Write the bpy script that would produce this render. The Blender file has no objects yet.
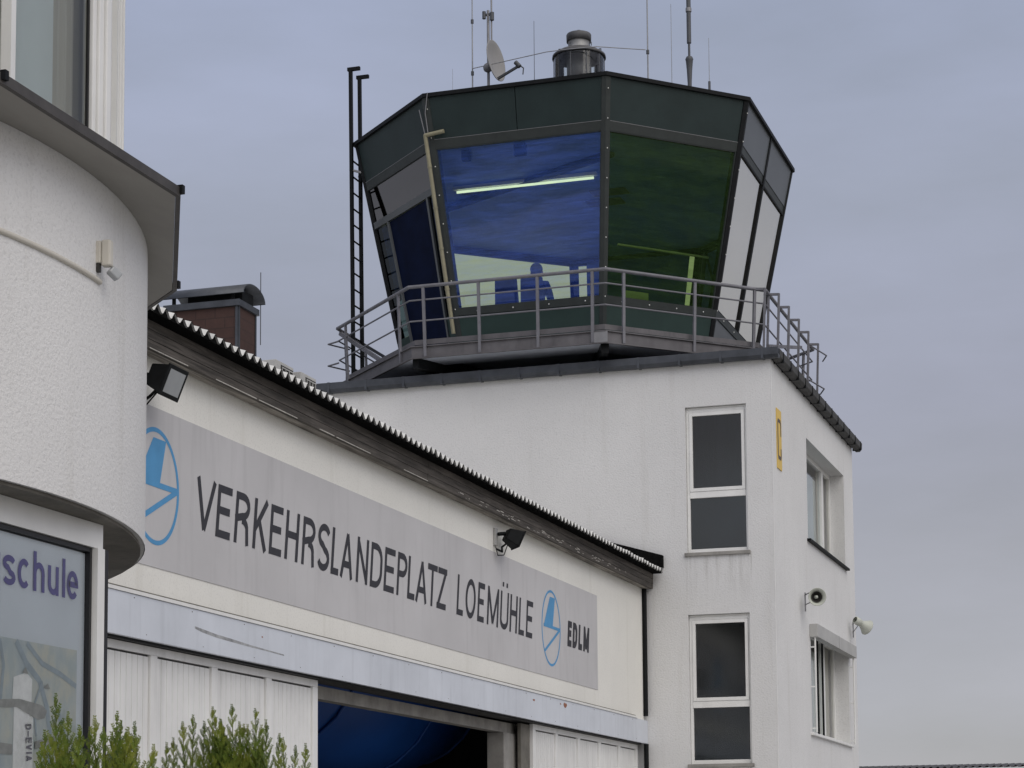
import bpy, math, random
from mathutils import Vector, Matrix
random.seed(7)
D = bpy.data
scene = bpy.context.scene
col = scene.collection
R = math.radians

# ------------------------------------------------------------------ helpers
ORIG = {}

def tag(o, label=None, cat=None, group=None, kind=None):
    if label: o['label'] = label
    if cat: o['category'] = cat
    if group: o['group'] = group
    if kind: o['kind'] = kind
    return o

def thing(name, loc, label, cat, group=None):
    o = D.objects.new(name, None)
    o.empty_display_size = 0.2
    o.location = loc
    col.objects.link(o)
    ORIG[o.name] = Vector(loc)
    return tag(o, label, cat, group)

class MB:
    def __init__(s):
        s.v = []; s.f = []; s.m = []; s.sm = []
    def add(s, vs, fs, mi=0, smooth=False):
        b = len(s.v)
        s.v += [Vector(p) for p in vs]
        for f in fs:
            s.f.append([b + i for i in f]); s.m.append(mi); s.sm.append(smooth)
        return s
    def quad(s, a, b, c, d, mi=0):
        return s.add([a, b, c, d], [(0, 1, 2, 3)], mi)
    def hexa(s, p, mi=0):
        # p: 8 corners, 0-3 one end (loop), 4-7 other end
        return s.add(p, [(3, 2, 1, 0), (4, 5, 6, 7), (0, 1, 5, 4), (1, 2, 6, 5), (2, 3, 7, 6), (3, 0, 4, 7)], mi)
    def box(s, x0, x1, y0, y1, z0, z1, mi=0):
        if x0 > x1: x0, x1 = x1, x0
        if y0 > y1: y0, y1 = y1, y0
        if z0 > z1: z0, z1 = z1, z0
        return s.hexa([(x0, y0, z0), (x1, y0, z0), (x1, y1, z0), (x0, y1, z0),
                       (x0, y0, z1), (x1, y0, z1), (x1, y1, z1), (x0, y1, z1)], mi)
    def bar(s, p, q, w, h, up=(0, 0, 1), mi=0):
        p = Vector(p); q = Vector(q); d = (q - p).normalized()
        sd = d.cross(Vector(up))
        if sd.length < 1e-4: sd = d.cross(Vector((1, 0, 0)))
        sd.normalize(); u = sd.cross(d)
        a = sd * w / 2; b = u * h / 2
        return s.hexa([p - a - b, p + a - b, p + a + b, p - a + b, q - a - b, q + a - b, q + a + b, q - a + b], mi)
    def tube(s, p, q, r, n=10, r2=None, mi=0, caps=True):
        p = Vector(p); q = Vector(q); d = (q - p).normalized()
        r2 = r if r2 is None else r2
        a = d.orthogonal().normalized(); b = d.cross(a)
        vs = []; fs = []
        for k in range(n):
            t = 2 * math.pi * k / n
            o = a * math.cos(t) + b * math.sin(t)
            vs += [p + o * r, q + o * r2]
        fs = [(2 * k, 2 * ((k + 1) % n), 2 * ((k + 1) % n) + 1, 2 * k + 1) for k in range(n)]
        s.add(vs, fs, mi, True)
        if caps:
            s.add(vs[0::2][::-1], [tuple(range(n))], mi); s.add(vs[1::2], [tuple(range(n))], mi)
        return s
    def path(s, pts, r, n=8, mi=0):
        for a, b in zip(pts[:-1], pts[1:]): s.tube(a, b, r, n, mi=mi)
        for p in pts[1:-1]: s.ball(p, r, mi=mi, n=n, m=5)
        return s
    def ball(s, c, r, sx=1, sy=1, sz=1, n=12, m=8, mi=0):
        c = Vector(c); vs = [c + Vector((0, 0, -r * sz))]; fs = []
        for j in range(1, m):
            ph = -math.pi / 2 + math.pi * j / m
            for k in range(n):
                t = 2 * math.pi * k / n
                vs.append(c + Vector((r * sx * math.cos(ph) * math.cos(t), r * sy * math.cos(ph) * math.sin(t), r * sz * math.sin(ph))))
        vs.append(c + Vector((0, 0, r * sz)))
        for k in range(n):
            fs.append((0, 1 + (k + 1) % n, 1 + k))
            for j in range(m - 2):
                a = 1 + j * n + k; b = 1 + j * n + (k + 1) % n
                fs.append((a, b, b + n, a + n))
            a = 1 + (m - 2) * n
            fs.append((a + k, a + (k + 1) % n, len(vs) - 1))
        return s.add(vs, fs, mi, True)
    def lathe(s, prof, c, axis=(0, 0, 1), n=24, mi=0):
        c = Vector(c); ax = Vector(axis).normalized(); a = ax.orthogonal().normalized(); b = ax.cross(a)
        vs = []; fs = []; m = len(prof)
        for k in range(n):
            t = 2 * math.pi * k / n; o = a * math.cos(t) + b * math.sin(t)
            for r, z in prof: vs.append(c + o * r + ax * z)
        for k in range(n):
            k2 = (k + 1) % n
            for j in range(m - 1):
                fs.append((k * m + j, k2 * m + j, k2 * m + j + 1, k * m + j + 1))
        return s.add(vs, fs, mi, True)
    def prism(s, poly, z0, z1, mi=0, mi_side=None):
        n = len(poly); mi_side = mi if mi_side is None else mi_side
        vs = [(p[0], p[1], z0) for p in poly] + [(p[0], p[1], z1) for p in poly]
        s.add(vs, [tuple(range(n))[::-1], tuple(range(n, 2 * n))], mi)
        s.add(vs, [(i, (i + 1) % n, n + (i + 1) % n, n + i) for i in range(n)], mi_side)
        return s
    def build(s, name, mats, parent=None, bevel=0.0):
        og = Vector((0, 0, 0))
        if parent is not None: og = ORIG[parent.name]
        me = D.meshes.new(name)
        me.from_pydata([tuple(v - og) for v in s.v], [], s.f)
        if not isinstance(mats, (list, tuple)): mats = [mats]
        for m in mats: me.materials.append(m)
        me.polygons.foreach_set('material_index', s.m)
        me.polygons.foreach_set('use_smooth', s.sm)
        me.update()
        o = D.objects.new(name, me); col.objects.link(o)
        if parent is not None: o.parent = parent
        ORIG[o.name] = og
        if bevel:
            b = o.modifiers.new('bevel', 'BEVEL'); b.width = bevel; b.segments = 2; b.limit_method = 'ANGLE'
        return o

def copy_tree(o, parent=None):
    c = o.copy(); col.objects.link(c); c.parent = parent
    for ch in list(o.children): copy_tree(ch, c)
    return c

# ------------------------------------------------------------------ materials
def newmat(name):
    m = D.materials.new(name); m.use_nodes = True
    nt = m.node_tree; nt.nodes.clear()
    out = nt.nodes.new('ShaderNodeOutputMaterial')
    b = nt.nodes.new('ShaderNodeBsdfPrincipled')
    nt.links.new(b.outputs[0], out.inputs[0])
    return m, nt, b, out

def coord(nt, scale=(1, 1, 1), rot=(0, 0, 0)):
    g = nt.nodes.new('ShaderNodeNewGeometry')
    mp = nt.nodes.new('ShaderNodeMapping'); mp.inputs['Scale'].default_value = scale
    mp.inputs['Rotation'].default_value = rot
    nt.links.new(g.outputs['Position'], mp.inputs['Vector'])
    return mp.outputs[0]

def noise(nt, vec, scale, detail=6, rough=0.6):
    n = nt.nodes.new('ShaderNodeTexNoise'); n.inputs['Scale'].default_value = scale
    n.inputs['Detail'].default_value = detail; n.inputs['Roughness'].default_value = rough
    nt.links.new(vec, n.inputs['Vector'])
    return n.outputs['Fac']

def ramp(nt, fac, stops):
    r = nt.nodes.new('ShaderNodeValToRGB')
    e = r.color_ramp.elements
    while len(e) < len(stops): e.new(0.5)
    for i, (p, c) in enumerate(stops):
        e[i].position = p; e[i].color = (*c, 1) if len(c) == 3 else c
    nt.links.new(fac, r.inputs['Fac'])
    return r.outputs['Color']

def mixc(nt, fac, a, b, mode='MIX'):
    m = nt.nodes.new('ShaderNodeMix'); m.data_type = 'RGBA'; m.blend_type = mode
    for sock, v in ((m.inputs[0], fac), (m.inputs[6], a), (m.inputs[7], b)):
        if hasattr(v, 'is_linked') or isinstance(v, bpy.types.NodeSocket): nt.links.new(v, sock)
        elif isinstance(v, (int, float)): sock.default_value = v
        else: sock.default_value = (*v, 1)
    return m.outputs[2]

def bump(nt, b, fac, strength, dist=0.01):
    n = nt.nodes.new('ShaderNodeBump'); n.inputs['Strength'].default_value = strength; n.inputs['Distance'].default_value = dist
    nt.links.new(fac, n.inputs['Height']); nt.links.new(n.outputs[0], b.inputs['Normal'])

def plain(name, c, rough=0.5, metal=0.0, var=0.12, scale=3.0, bmp=0.0, bscale=40, stretch=(1, 1, 1), spec=0.5, var2=0.0):
    m, nt, b, out = newmat(name)
    v = coord(nt, stretch)
    n = noise(nt, v, scale)
    lo = tuple(x * (1 - var) for x in c); hi = tuple(min(1, x * (1 + var)) for x in c)
    cc = ramp(nt, n, [(0.3, lo), (0.7, hi)])
    if var2:
        n2 = noise(nt, coord(nt, (1, 1, 0.12)), 7.0, 5)
        cc = mixc(nt, ramp(nt, n2, [(0.52, (0, 0, 0)), (0.75, (var2,) * 3)]), cc, tuple(x * 0.45 for x in c))
    nt.links.new(cc, b.inputs['Base Color'])
    b.inputs['Roughness'].default_value = rough; b.inputs['Metallic'].default_value = metal
    b.inputs['Specular IOR Level'].default_value = spec
    if bmp:
        bump(nt, b, noise(nt, coord(nt), bscale, 3), bmp)
    return m

def plaster(name, c, grain, streak=0.25, bmp=0.35, dist=0.012):
    m, nt, b, out = newmat(name)
    p = coord(nt)
    big = noise(nt, p, 0.55, 4)
    cc = ramp(nt, big, [(0.3, tuple(x * 0.9 for x in c)), (0.7, c)])
    st = noise(nt, coord(nt, (1, 1, 0.07)), 4.5, 6, 0.7)
    cc = mixc(nt, ramp(nt, st, [(0.55, (0, 0, 0)), (0.8, (streak,) * 3)]), cc, tuple(x * y for x, y in zip(c, (0.58, 0.56, 0.5))))
    g = noise(nt, p, grain, 3, 0.65)
    cc = mixc(nt, ramp(nt, g, [(0.32, (0.45,) * 3), (0.47, (0, 0, 0))]), cc, tuple(x * 0.72 for x in c))
    nt.links.new(cc, b.inputs['Base Color'])
    b.inputs['Roughness'].default_value = 0.92; b.inputs['Specular IOR Level'].default_value = 0.2
    bump(nt, b, g, bmp, dist)
    return m

def wood(name, c, axis='y'):
    m, nt, b, out = newmat(name)
    sc = (14, 0.7, 14) if axis == 'y' else (0.7, 14, 14)
    n = noise(nt, coord(nt, sc), 2.2, 8, 0.7)
    cc = ramp(nt, n, [(0.30, tuple(x * 0.35 for x in c)), (0.48, c), (0.70, tuple(x * 2.1 for x in c))])
    bl = noise(nt, coord(nt, (3, 0.8, 3)), 1.5, 4)
    cc = mixc(nt, ramp(nt, bl, [(0.45, (0, 0, 0)), (0.75, (0.7,) * 3)]), cc, (0.045, 0.04, 0.036))
    nt.links.new(cc, b.inputs['Base Color']); b.inputs['Roughness'].default_value = 0.9
    bump(nt, b, n, 0.5, 0.006)
    return m

def glass(name, tint, trans=0.55, gloss_col=(1, 1, 1), film=None, film_amt=0.0, refl_streak=0.0, fres=1.5, gl_extra=0.0, rough=0.02):
    m = D.materials.new(name); m.use_nodes = True
    nt = m.node_tree; nt.nodes.clear()
    out = nt.nodes.new('ShaderNodeOutputMaterial')
    tr = nt.nodes.new('ShaderNodeBsdfTransparent'); tr.inputs[0].default_value = (*[x * trans for x in tint], 1)
    gl = nt.nodes.new('ShaderNodeBsdfGlossy'); gl.inputs['Color'].default_value = (*gloss_col, 1); gl.inputs['Roughness'].default_value = rough
    wv = noise(nt, coord(nt, (1, 1, 1)), 1.1, 2)
    bp = nt.nodes.new('ShaderNodeBump'); bp.inputs['Strength'].default_value = 0.04; bp.inputs['Distance'].default_value = 0.02
    nt.links.new(wv, bp.inputs['Height']); nt.links.new(bp.outputs[0], gl.inputs['Normal'])
    fr = nt.nodes.new('ShaderNodeFresnel'); fr.inputs[0].default_value = fres
    base = tr.outputs[0]
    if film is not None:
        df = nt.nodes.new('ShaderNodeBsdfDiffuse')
        n = noise(nt, coord(nt, (0.7, 0.7, 13), (0.0, 0.05, 0.0)), 2.6, 9, 0.8)  # streaky reflections painted as tone bands in the diffuse film colour
        cc = ramp(nt, n, [(0.3, tuple(x * (1 - refl_streak) for x in film)), (0.7, tuple(x * (1 + refl_streak) for x in film))])
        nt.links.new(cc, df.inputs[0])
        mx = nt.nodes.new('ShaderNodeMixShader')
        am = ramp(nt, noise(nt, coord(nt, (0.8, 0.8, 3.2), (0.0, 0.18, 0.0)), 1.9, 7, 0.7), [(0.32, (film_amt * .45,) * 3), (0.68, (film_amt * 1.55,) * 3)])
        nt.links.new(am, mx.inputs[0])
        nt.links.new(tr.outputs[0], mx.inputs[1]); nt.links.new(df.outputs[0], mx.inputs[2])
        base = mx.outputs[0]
    mx2 = nt.nodes.new('ShaderNodeMixShader')
    ad = nt.nodes.new('ShaderNodeMath'); ad.operation = 'ADD'; ad.use_clamp = True; ad.inputs[1].default_value = gl_extra
    nt.links.new(fr.outputs[0], ad.inputs[0]); nt.links.new(ad.outputs[0], mx2.inputs[0])
    nt.links.new(base, mx2.inputs[1]); nt.links.new(gl.outputs[0], mx2.inputs[2])
    nt.links.new(mx2.outputs[0], out.inputs[0])
    return m

def emit(name, c, s):
    m = D.materials.new(name); m.use_nodes = True
    nt = m.node_tree; nt.nodes.clear()
    out = nt.nodes.new('ShaderNodeOutputMaterial'); e = nt.nodes.new('ShaderNodeEmission')
    e.inputs[0].default_value = (*c, 1); e.inputs[1].default_value = s
    nt.links.new(e.outputs[0], out.inputs[0])
    return m

M = {}
M['plaster_near'] = plaster('rough white plaster', (0.78, 0.775, 0.765), 64, 0.38, 0.50, 0.010)
M['plaster_tower'] = plaster('tower white plaster', (0.745, 0.745, 0.74), 42, 0.34, 0.50, 0.012)
def sill_stains(m, x0, x1, tops, ln):
    nt = m.node_tree; b = [n for n in nt.nodes if n.type == 'BSDF_PRINCIPLED'][0]
    src = b.inputs['Base Color'].links[0].from_socket
    g = nt.nodes.new('ShaderNodeNewGeometry'); sp = nt.nodes.new('ShaderNodeSeparateXYZ'); nt.links.new(g.outputs['Position'], sp.inputs[0])
    def mth(op, a, c):
        n = nt.nodes.new('ShaderNodeMath'); n.operation = op; n.use_clamp = True
        for k, v in enumerate((a, c)):
            if isinstance(v, (int, float)): n.inputs[k].default_value = v
            else: nt.links.new(v, n.inputs[k])
        return n.outputs[0]
    mx = mth('MULTIPLY', mth('GREATER_THAN', sp.outputs['X'], x0), mth('LESS_THAN', sp.outputs['X'], x1))
    tot = None
    for t in tops:
        r = nt.nodes.new('ShaderNodeMapRange'); r.inputs['From Min'].default_value = t - ln; r.inputs['From Max'].default_value = t
        nt.links.new(sp.outputs['Z'], r.inputs['Value'])
        k = mth('MULTIPLY', r.outputs[0], mth('LESS_THAN', sp.outputs['Z'], t + .02))
        tot = k if tot is None else mth('ADD', tot, k)
    st = ramp(nt, noise(nt, coord(nt, (1, 1, .05)), 9.0, 6, .75), [(0.46, (0, 0, 0)), (0.72, (0.75,) * 3)])
    f = mth('MULTIPLY', mth('MULTIPLY', tot, mx), st)
    nt.links.new(mixc(nt, f, src, (0.30, 0.29, 0.26)), b.inputs['Base Color'])
sill_stains(M['plaster_tower'], -7.13, -6.16, (6.04, 3.05), 0.75)
M['plaster_hangar'] = plaster('hangar cream plaster', (0.85, 0.84, 0.79), 60, 0.30, 0.15, 0.006)
M['soffit_board'] = plain('painted soffit boards', (0.33, 0.32, 0.295), 0.9, var=0.12, scale=3, stretch=(1, .3, 1), var2=0.0)
M['concrete'] = plain('weathered concrete', (0.30, 0.29, 0.27), 0.9, var=0.25, scale=4, bmp=0.3, var2=0.4)
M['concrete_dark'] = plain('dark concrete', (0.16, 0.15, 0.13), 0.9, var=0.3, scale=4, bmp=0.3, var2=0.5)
M['fascia'] = wood('weathered fascia wood', (0.082, 0.073, 0.064))
M['fascia_under'] = wood('weathered soffit wood', (0.27, 0.25, 0.22))
M['flake_paint'] = plain('flaking white paint', (0.55, 0.53, 0.48), 0.8, var=0.3, scale=30)
M['roof_sheet'] = plain('fibre cement sheet', (0.62, 0.62, 0.60), 0.85, var=0.18, scale=5, var2=0.3)
M['black_felt'] = plain('black eave edge', (0.007, 0.007, 0.007), 0.95, var=0.4, scale=20, spec=0.03)
M['sign_grey'] = plain('grey sign paint', (0.545, 0.538, 0.545), 0.75, var=0.07, scale=0.8, var2=0.20)
M['ink'] = plain('charcoal lettering', (0.030, 0.030, 0.038), 0.7, var=0.15, scale=9)
M['emblem_blue'] = plain('emblem blue paint', (0.085, 0.30, 0.56), 0.7, var=0.08, scale=6)
M['lintel'] = plain('pale blue grey steel', (0.63, 0.665, 0.725), 0.55, var=0.08, scale=1.3, var2=0.22)
M['door_white'] = plain('white door metal', (0.80, 0.80, 0.785), 0.5, var=0.06, scale=2, var2=0.28)
M['frame_white'] = plain('white plastic frame', (0.80, 0.80, 0.78), 0.35, var=0.05, scale=4, var2=0.1)
M['grey_metal'] = plain('galvanised metal', (0.25, 0.25, 0.26), 0.55, 0.4, var=0.15, scale=6)
M['rail_metal'] = plain('painted grey railing', (0.17, 0.17, 0.19), 0.6, 0.2, var=0.15, scale=8)
M['deck_metal'] = plain('grey steel channel', (0.125, 0.12, 0.128), 0.65, 0.2, var=0.2, scale=4, var2=0.4)
M['gutter'] = plain('dark zinc gutter', (0.075, 0.082, 0.095), 0.5, 0.5, var=0.25, scale=5)
M['black_metal'] = plain('black painted metal', (0.008, 0.009, 0.010), 0.6, var=0.3, scale=9, spec=0.15)
M['dark_green'] = plain('dark green cladding', (0.020, 0.033, 0.033), 0.5, var=0.15, scale=2.0, var2=0.12, spec=0.25)
M['green_spandrel'] = plain('green spandrel', (0.026, 0.048, 0.043), 0.5, var=0.12, scale=2.0, spec=0.25)
M['dark_frame'] = plain('dark frame metal', (0.036, 0.042, 0.041), 0.5, 0.0, var=0.15, scale=5, spec=0.25)
M['side_panel'] = plain('grey side cladding', (0.075, 0.083, 0.088), 0.35, 0.1, var=0.1, scale=1.5)
M['cream_blind'] = plain('cream blind', (0.93, 0.90, 0.80), 0.8, var=0.04, scale=2)
M['pipe_beige'] = plain('beige pipe', (0.27, 0.25, 0.165), 0.5, var=0.15, scale=5)
M['screw'] = plain('bright screw', (0.75, 0.75, 0.72), 0.4, 0.6)
M['brick_slate'] = None
M['yellow'] = plain('yellow sign', (0.72, 0.50, 0.12), 0.6, var=0.08)
M['brown_ink'] = plain('dark brown sign marking', (0.10, 0.07, 0.05), 0.6)
M['deck_under'] = plain('galvanised deck sheet', (0.42, 0.45, 0.52), 0.6, var=0.15, scale=3)
M['horn'] = plain('grey green horn', (0.50, 0.52, 0.46), 0.5, var=0.08)
M['horn_dark'] = plain('dark horn throat', (0.03, 0.028, 0.025), 0.6)
M['dish'] = plain('grey dish', (0.30, 0.295, 0.29), 0.6, var=0.06)
M['antenna_grey'] = plain('grey antenna', (0.30, 0.31, 0.33), 0.5, var=0.1)
M['antenna_dark'] = plain('dark antenna', (0.07, 0.075, 0.085), 0.5, var=0.1)
M['beacon_metal'] = plain('weathered lantern metal', (0.10, 0.10, 0.105), 0.55, 0.3, var=0.35, scale=7)
M['beacon_pale'] = plain('pale lantern neck', (0.26, 0.26, 0.26), 0.5, 0.3, var=0.3, scale=7)
M['flat_roof'] = plain('roof felt', (0.06, 0.06, 0.065), 0.9, var=0.2)
M['ac_grey'] = plain('grey ventilation box', (0.42, 0.42, 0.41), 0.6, var=0.1)
M['asphalt'] = plain('apron concrete', (0.27, 0.265, 0.255), 0.92, var=0.2, scale=0.6, bmp=0.3, bscale=60)
M['grass'] = plain('airfield grass', (0.055, 0.085, 0.03), 0.95, var=0.35, scale=0.15)
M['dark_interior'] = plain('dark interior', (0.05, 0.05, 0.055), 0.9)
M['blue_tarp'] = plain('blue tarpaulin', (0.008, 0.075, 0.33), 0.5, var=0.15, scale=1.0)
M['navy_tarp'] = plain('navy curtain', (0.010, 0.016, 0.065), 0.6, var=0.3, scale=2, stretch=(3, 3, 0.3))
M['cab_ceiling'] = None
M['cab_inside'] = plain('cab inside blue grey', (0.16, 0.22, 0.50), 0.7, var=0.12)
M['chair_blue'] = plain('navy chair fabric', (0.018, 0.026, 0.08), 0.8)
M['skin'] = plain('skin', (0.50, 0.32, 0.24), 0.5, var=0.06)
M['grey_hair'] = plain('grey hair', (0.14, 0.14, 0.15), 0.8, var=0.3, scale=60)
M['jacket'] = plain('navy jacket', (0.012, 0.016, 0.05), 0.85)
M['trousers'] = plain('dark trousers', (0.03, 0.03, 0.035), 0.85)
M['paper'] = plain('pale sheet', (0.75, 0.80, 0.60), 0.8)
M['tube_light'] = emit('lit tube', (0.82, 1.0, 0.66), 1.1)
M['thuja'] = None
M['bark'] = plain('bark', (0.10, 0.07, 0.05), 0.9)
M['poster'] = None
M['purple_ink'] = plain('violet lettering', (0.12, 0.10, 0.36), 0.6, var=0.06)
M['plane_white'] = plain('printed white aircraft', (0.92, 0.92, 0.93), 0.4, var=0.08, scale=30)
M['plane_grey'] = plain('printed grey wing', (0.42, 0.42, 0.41), 0.4, var=0.2, scale=25)
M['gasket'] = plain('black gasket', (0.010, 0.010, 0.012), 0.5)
M['curtain_beige'] = plain('taupe curtain', (0.62, 0.60, 0.53), 0.9, var=0.10, scale=1.6, stretch=(4, 4, 0.1))
M['curtain_pale'] = plain('pale blind', (0.74, 0.80, 0.80), 0.85, var=0.03)
M['detector'] = plain('cream plastic', (0.60, 0.57, 0.50), 0.5, var=0.06)
M['red_mark'] = plain('rust spot', (0.30, 0.13, 0.08), 0.9, var=0.4, scale=40)
M['floor_cab'] = plain('cab floor', (0.45, 0.47, 0.52), 0.8)
M['lamp_glass'] = plain('lamp front glass', (0.38, 0.40, 0.41), 0.15, var=0.08)

# brown slate shingle cladding of the chimney
m, nt, b, out = newmat('brown slate shingles')
br = nt.nodes.new('ShaderNodeTexBrick'); br.inputs['Scale'].default_value = 1.9
br.inputs['Color1'].default_value = (0.045, 0.020, 0.016, 1); br.inputs['Color2'].default_value = (0.060, 0.028, 0.022, 1)
br.inputs['Mortar'].default_value = (0.012, 0.008, 0.007, 1); br.inputs['Mortar Size'].default_value = 0.016
mp = coord(nt, (1, 1, 1), (math.pi / 2, 0, 0)); nt.links.new(mp, br.inputs['Vector'])
nn = noise(nt, coord(nt), 9)
nt.links.new(mixc(nt, 0.62, br.outputs[0], mixc(nt, nn, (0.025, 0.013, 0.011), (0.075, 0.036, 0.028))), b.inputs['Base Color'])
b.inputs['Roughness'].default_value = 0.8
M['brick_slate'] = m
# boarded ceiling in the cab, blue cast of the panes put into its colour
m, nt, b, out = newmat('boarded ceiling with painted blue cast')
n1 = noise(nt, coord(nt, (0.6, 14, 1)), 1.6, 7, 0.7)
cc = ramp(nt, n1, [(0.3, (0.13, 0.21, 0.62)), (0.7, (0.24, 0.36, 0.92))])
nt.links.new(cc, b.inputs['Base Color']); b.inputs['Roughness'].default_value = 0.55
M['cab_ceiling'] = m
# thuja foliage, colour varying from twig to twig
m, nt, b, out = newmat('thuja foliage')
n1 = noise(nt, coord(nt), 9.0, 3); n2 = noise(nt, coord(nt), 70.0, 2)
cc = ramp(nt, n1, [(0.3, (0.035, 0.068, 0.010)), (0.5, (0.095, 0.145, 0.014)), (0.72, (0.230, 0.250, 0.030))])
cc = mixc(nt, ramp(nt, n2, [(0.45, (0, 0, 0)), (0.8, (0.7,) * 3)]), cc, (0.20, 0.21, 0.035))
nt.links.new(cc, b.inputs['Base Color']); b.inputs['Roughness'].default_value = 0.65
b.inputs['Specular IOR Level'].default_value = 0.3
M['thuja'] = m
# printed aerial picture behind glass
m, nt, b, out = newmat('faded aerial print')
n1 = noise(nt, coord(nt, (1, 1, 1)), 4.5, 3, 0.5); n2 = noise(nt, coord(nt, (1, 2, 1)), 11, 4, 0.6)
cc = ramp(nt, n1, [(0.32, (0.48, 0.56, 0.62)), (0.45, (0.62, 0.66, 0.66)), (0.58, (0.70, 0.69, 0.62)), (0.72, (0.55, 0.62, 0.66))])
cc = mixc(nt, ramp(nt, n2, [(0.45, (0, 0, 0)), (0.62, (0.5,) * 3)]), cc, (0.48, 0.56, 0.60))
nt.links.new(cc, b.inputs['Base Color']); b.inputs['Roughness'].default_value = 0.35
M['poster'] = m
M['board_blue'] = plain('pale blue grey board', (0.74, 0.78, 0.84), 0.30, var=0.06, scale=1.4)

M['g_window'] = glass('dark window glass', (0.75, 0.85, 0.9), 0.75, fres=1.45, gl_extra=0.03, rough=0.09)
M['g_front'] = glass('blue filmed glass', (0.97, 1.0, 0.92), 1.0, (0.40, 0.55, 1.0), (0.10, 0.21, 0.95), 0.17, 0.8, 1.4, 0.12)  # blue sheen of the film mixed in as diffuse colour
M['g_rear'] = glass('pale yellow sun film', (0.95, 1.0, 0.50), 1.0, fres=1.05)
M['g_green'] = glass('green glass with painted reflection', (0.72, 0.90, 0.55), 0.85, (0.30, 0.5, 0.30), (0.028, 0.055, 0.016), 0.36, 0.85, 1.4)  # dark green reflection of trees painted as mottled diffuse colour
M['g_clear'] = glass('clear glass', (0.98, 1.0, 0.98), 0.96)
M['g_side'] = glass('side glass', (0.98, 1.0, 0.96), 0.98, (1.0, 0.97, 0.88), gl_extra=0.55)
M['g_grey'] = glass('grey mirrored glass', (0.5, 0.5, 0.5), 0.3, (0.8, 0.78, 0.80), gl_extra=0.13)
M['g_dark'] = glass('dark blue door glass', (0.35, 0.5, 0.8), 0.28, (0.5, 0.55, 0.6))

# ------------------------------------------------------------------ world, sun, camera
w = D.worlds.new('World'); scene.world = w; w.use_nodes = True
nt = w.node_tree; nt.nodes.clear()
out = nt.nodes.new('ShaderNodeOutputWorld'); bg = nt.nodes.new('ShaderNodeBackground')
SUN_AZ = R(50)      # sun stands behind the camera, turned towards +X
SUN_EL = R(42)
sky = nt.nodes.new('ShaderNodeTexSky'); sky.sky_type = 'NISHITA'; sky.sun_disc = False
sky.sun_elevation = SUN_EL; sky.sun_rotation = math.pi - SUN_AZ
tc = nt.nodes.new('ShaderNodeTexCoord')
sep = nt.nodes.new('ShaderNodeSeparateXYZ'); nt.links.new(tc.outputs['Generated'], sep.inputs[0])
base = ramp(nt, sep.outputs['Z'], [(0.0, (4.3, 4.2, 4.4)), (0.06, (4.2, 4.15, 4.45)), (0.14, (3.85, 3.8, 4.15)), (0.21, (3.65, 3.7, 4.35)), (0.30, (3.85, 4.1, 5.0)), (0.40, (3.85, 4.3, 5.7)), (1.0, (4.7, 4.75, 5.1))])
mpn = nt.nodes.new('ShaderNodeMapping'); mpn.inputs['Scale'].default_value = (1.0, 1.0, 3.2)
nt.links.new(tc.outputs['Generated'], mpn.inputs[0])
cn = noise(nt, mpn.outputs[0], 3.6, 6, 0.55)
cl = ramp(nt, cn, [(0.32, (0.90, 0.90, 0.88)), (0.68, (1.09, 1.09, 1.12))])
cloud = mixc(nt, 1.0, base, cl, 'MULTIPLY')
# the overcast is brighter in the part of the sky where the sun stands
dt = nt.nodes.new('ShaderNodeVectorMath'); dt.operation = 'DOT_PRODUCT'
dt.inputs[1].default_value = (math.cos(SUN_EL) * math.sin(SUN_AZ), -math.cos(SUN_EL) * math.cos(SUN_AZ), math.sin(SUN_EL))
nt.links.new(tc.outputs['Generated'], dt.inputs[0])
glow = ramp(nt, dt.outputs['Value'], [(0.15, (1, 1, 1)), (1.0, (2.35, 2.15, 1.85))])
cloud = mixc(nt, 1.0, cloud, glow, 'MULTIPLY')
full = mixc(nt, 0.88, sky.outputs[0], cloud)
nt.links.new(full, bg.inputs[0]); bg.inputs[1].default_value = 0.10
nt.links.new(bg.outputs[0], out.inputs[0])

sl = D.lights.new('sun', 'SUN'); sl.energy = 1.0; sl.angle = R(50); sl.color = (1.0, 0.95, 0.86)
so = D.objects.new('sun', sl); col.objects.link(so)
sd = Vector((math.cos(SUN_EL) * math.sin(SUN_AZ), -math.cos(SUN_EL) * math.cos(SUN_AZ), math.sin(SUN_EL)))
so.rotation_euler = sd.to_track_quat('Z', 'Y').to_euler(); so.location = (0, -20, 30)

cd = D.cameras.new('camera'); cam = D.objects.new('camera', cd); col.objects.link(cam); scene.camera = cam
yaw, pit, rol = -0.312956526, 0.101258892, -0.00736502061
f = Vector((math.sin(yaw) * math.cos(pit), math.cos(yaw) * math.cos(pit), math.sin(pit)))
rt = Vector((math.cos(yaw), -math.sin(yaw), 0)); up = rt.cross(f)
rt2 = rt * math.cos(rol) + up * math.sin(rol); up2 = -rt * math.sin(rol) + up * math.cos(rol)
mat = Matrix((rt2, up2, -f)).transposed().to_4x4(); mat.translation = (0, 0, 1.65)
cam.matrix_world = mat
cd.sensor_width = 36; cd.lens = 2187.79406 / 1024 * 36; cd.shift_y = (646.38556 - 384) / 1024
cd.clip_end = 3000
scene.view_settings.view_transform = 'Standard'; scene.view_settings.look = 'None'
scene.view_settings.exposure = 0.0; scene.view_settings.gamma = 1.0; scene.view_settings.use_curve_mapping = False
scene.cycles.max_bounces = 8; scene.cycles.transparent_max_bounces = 12

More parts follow.
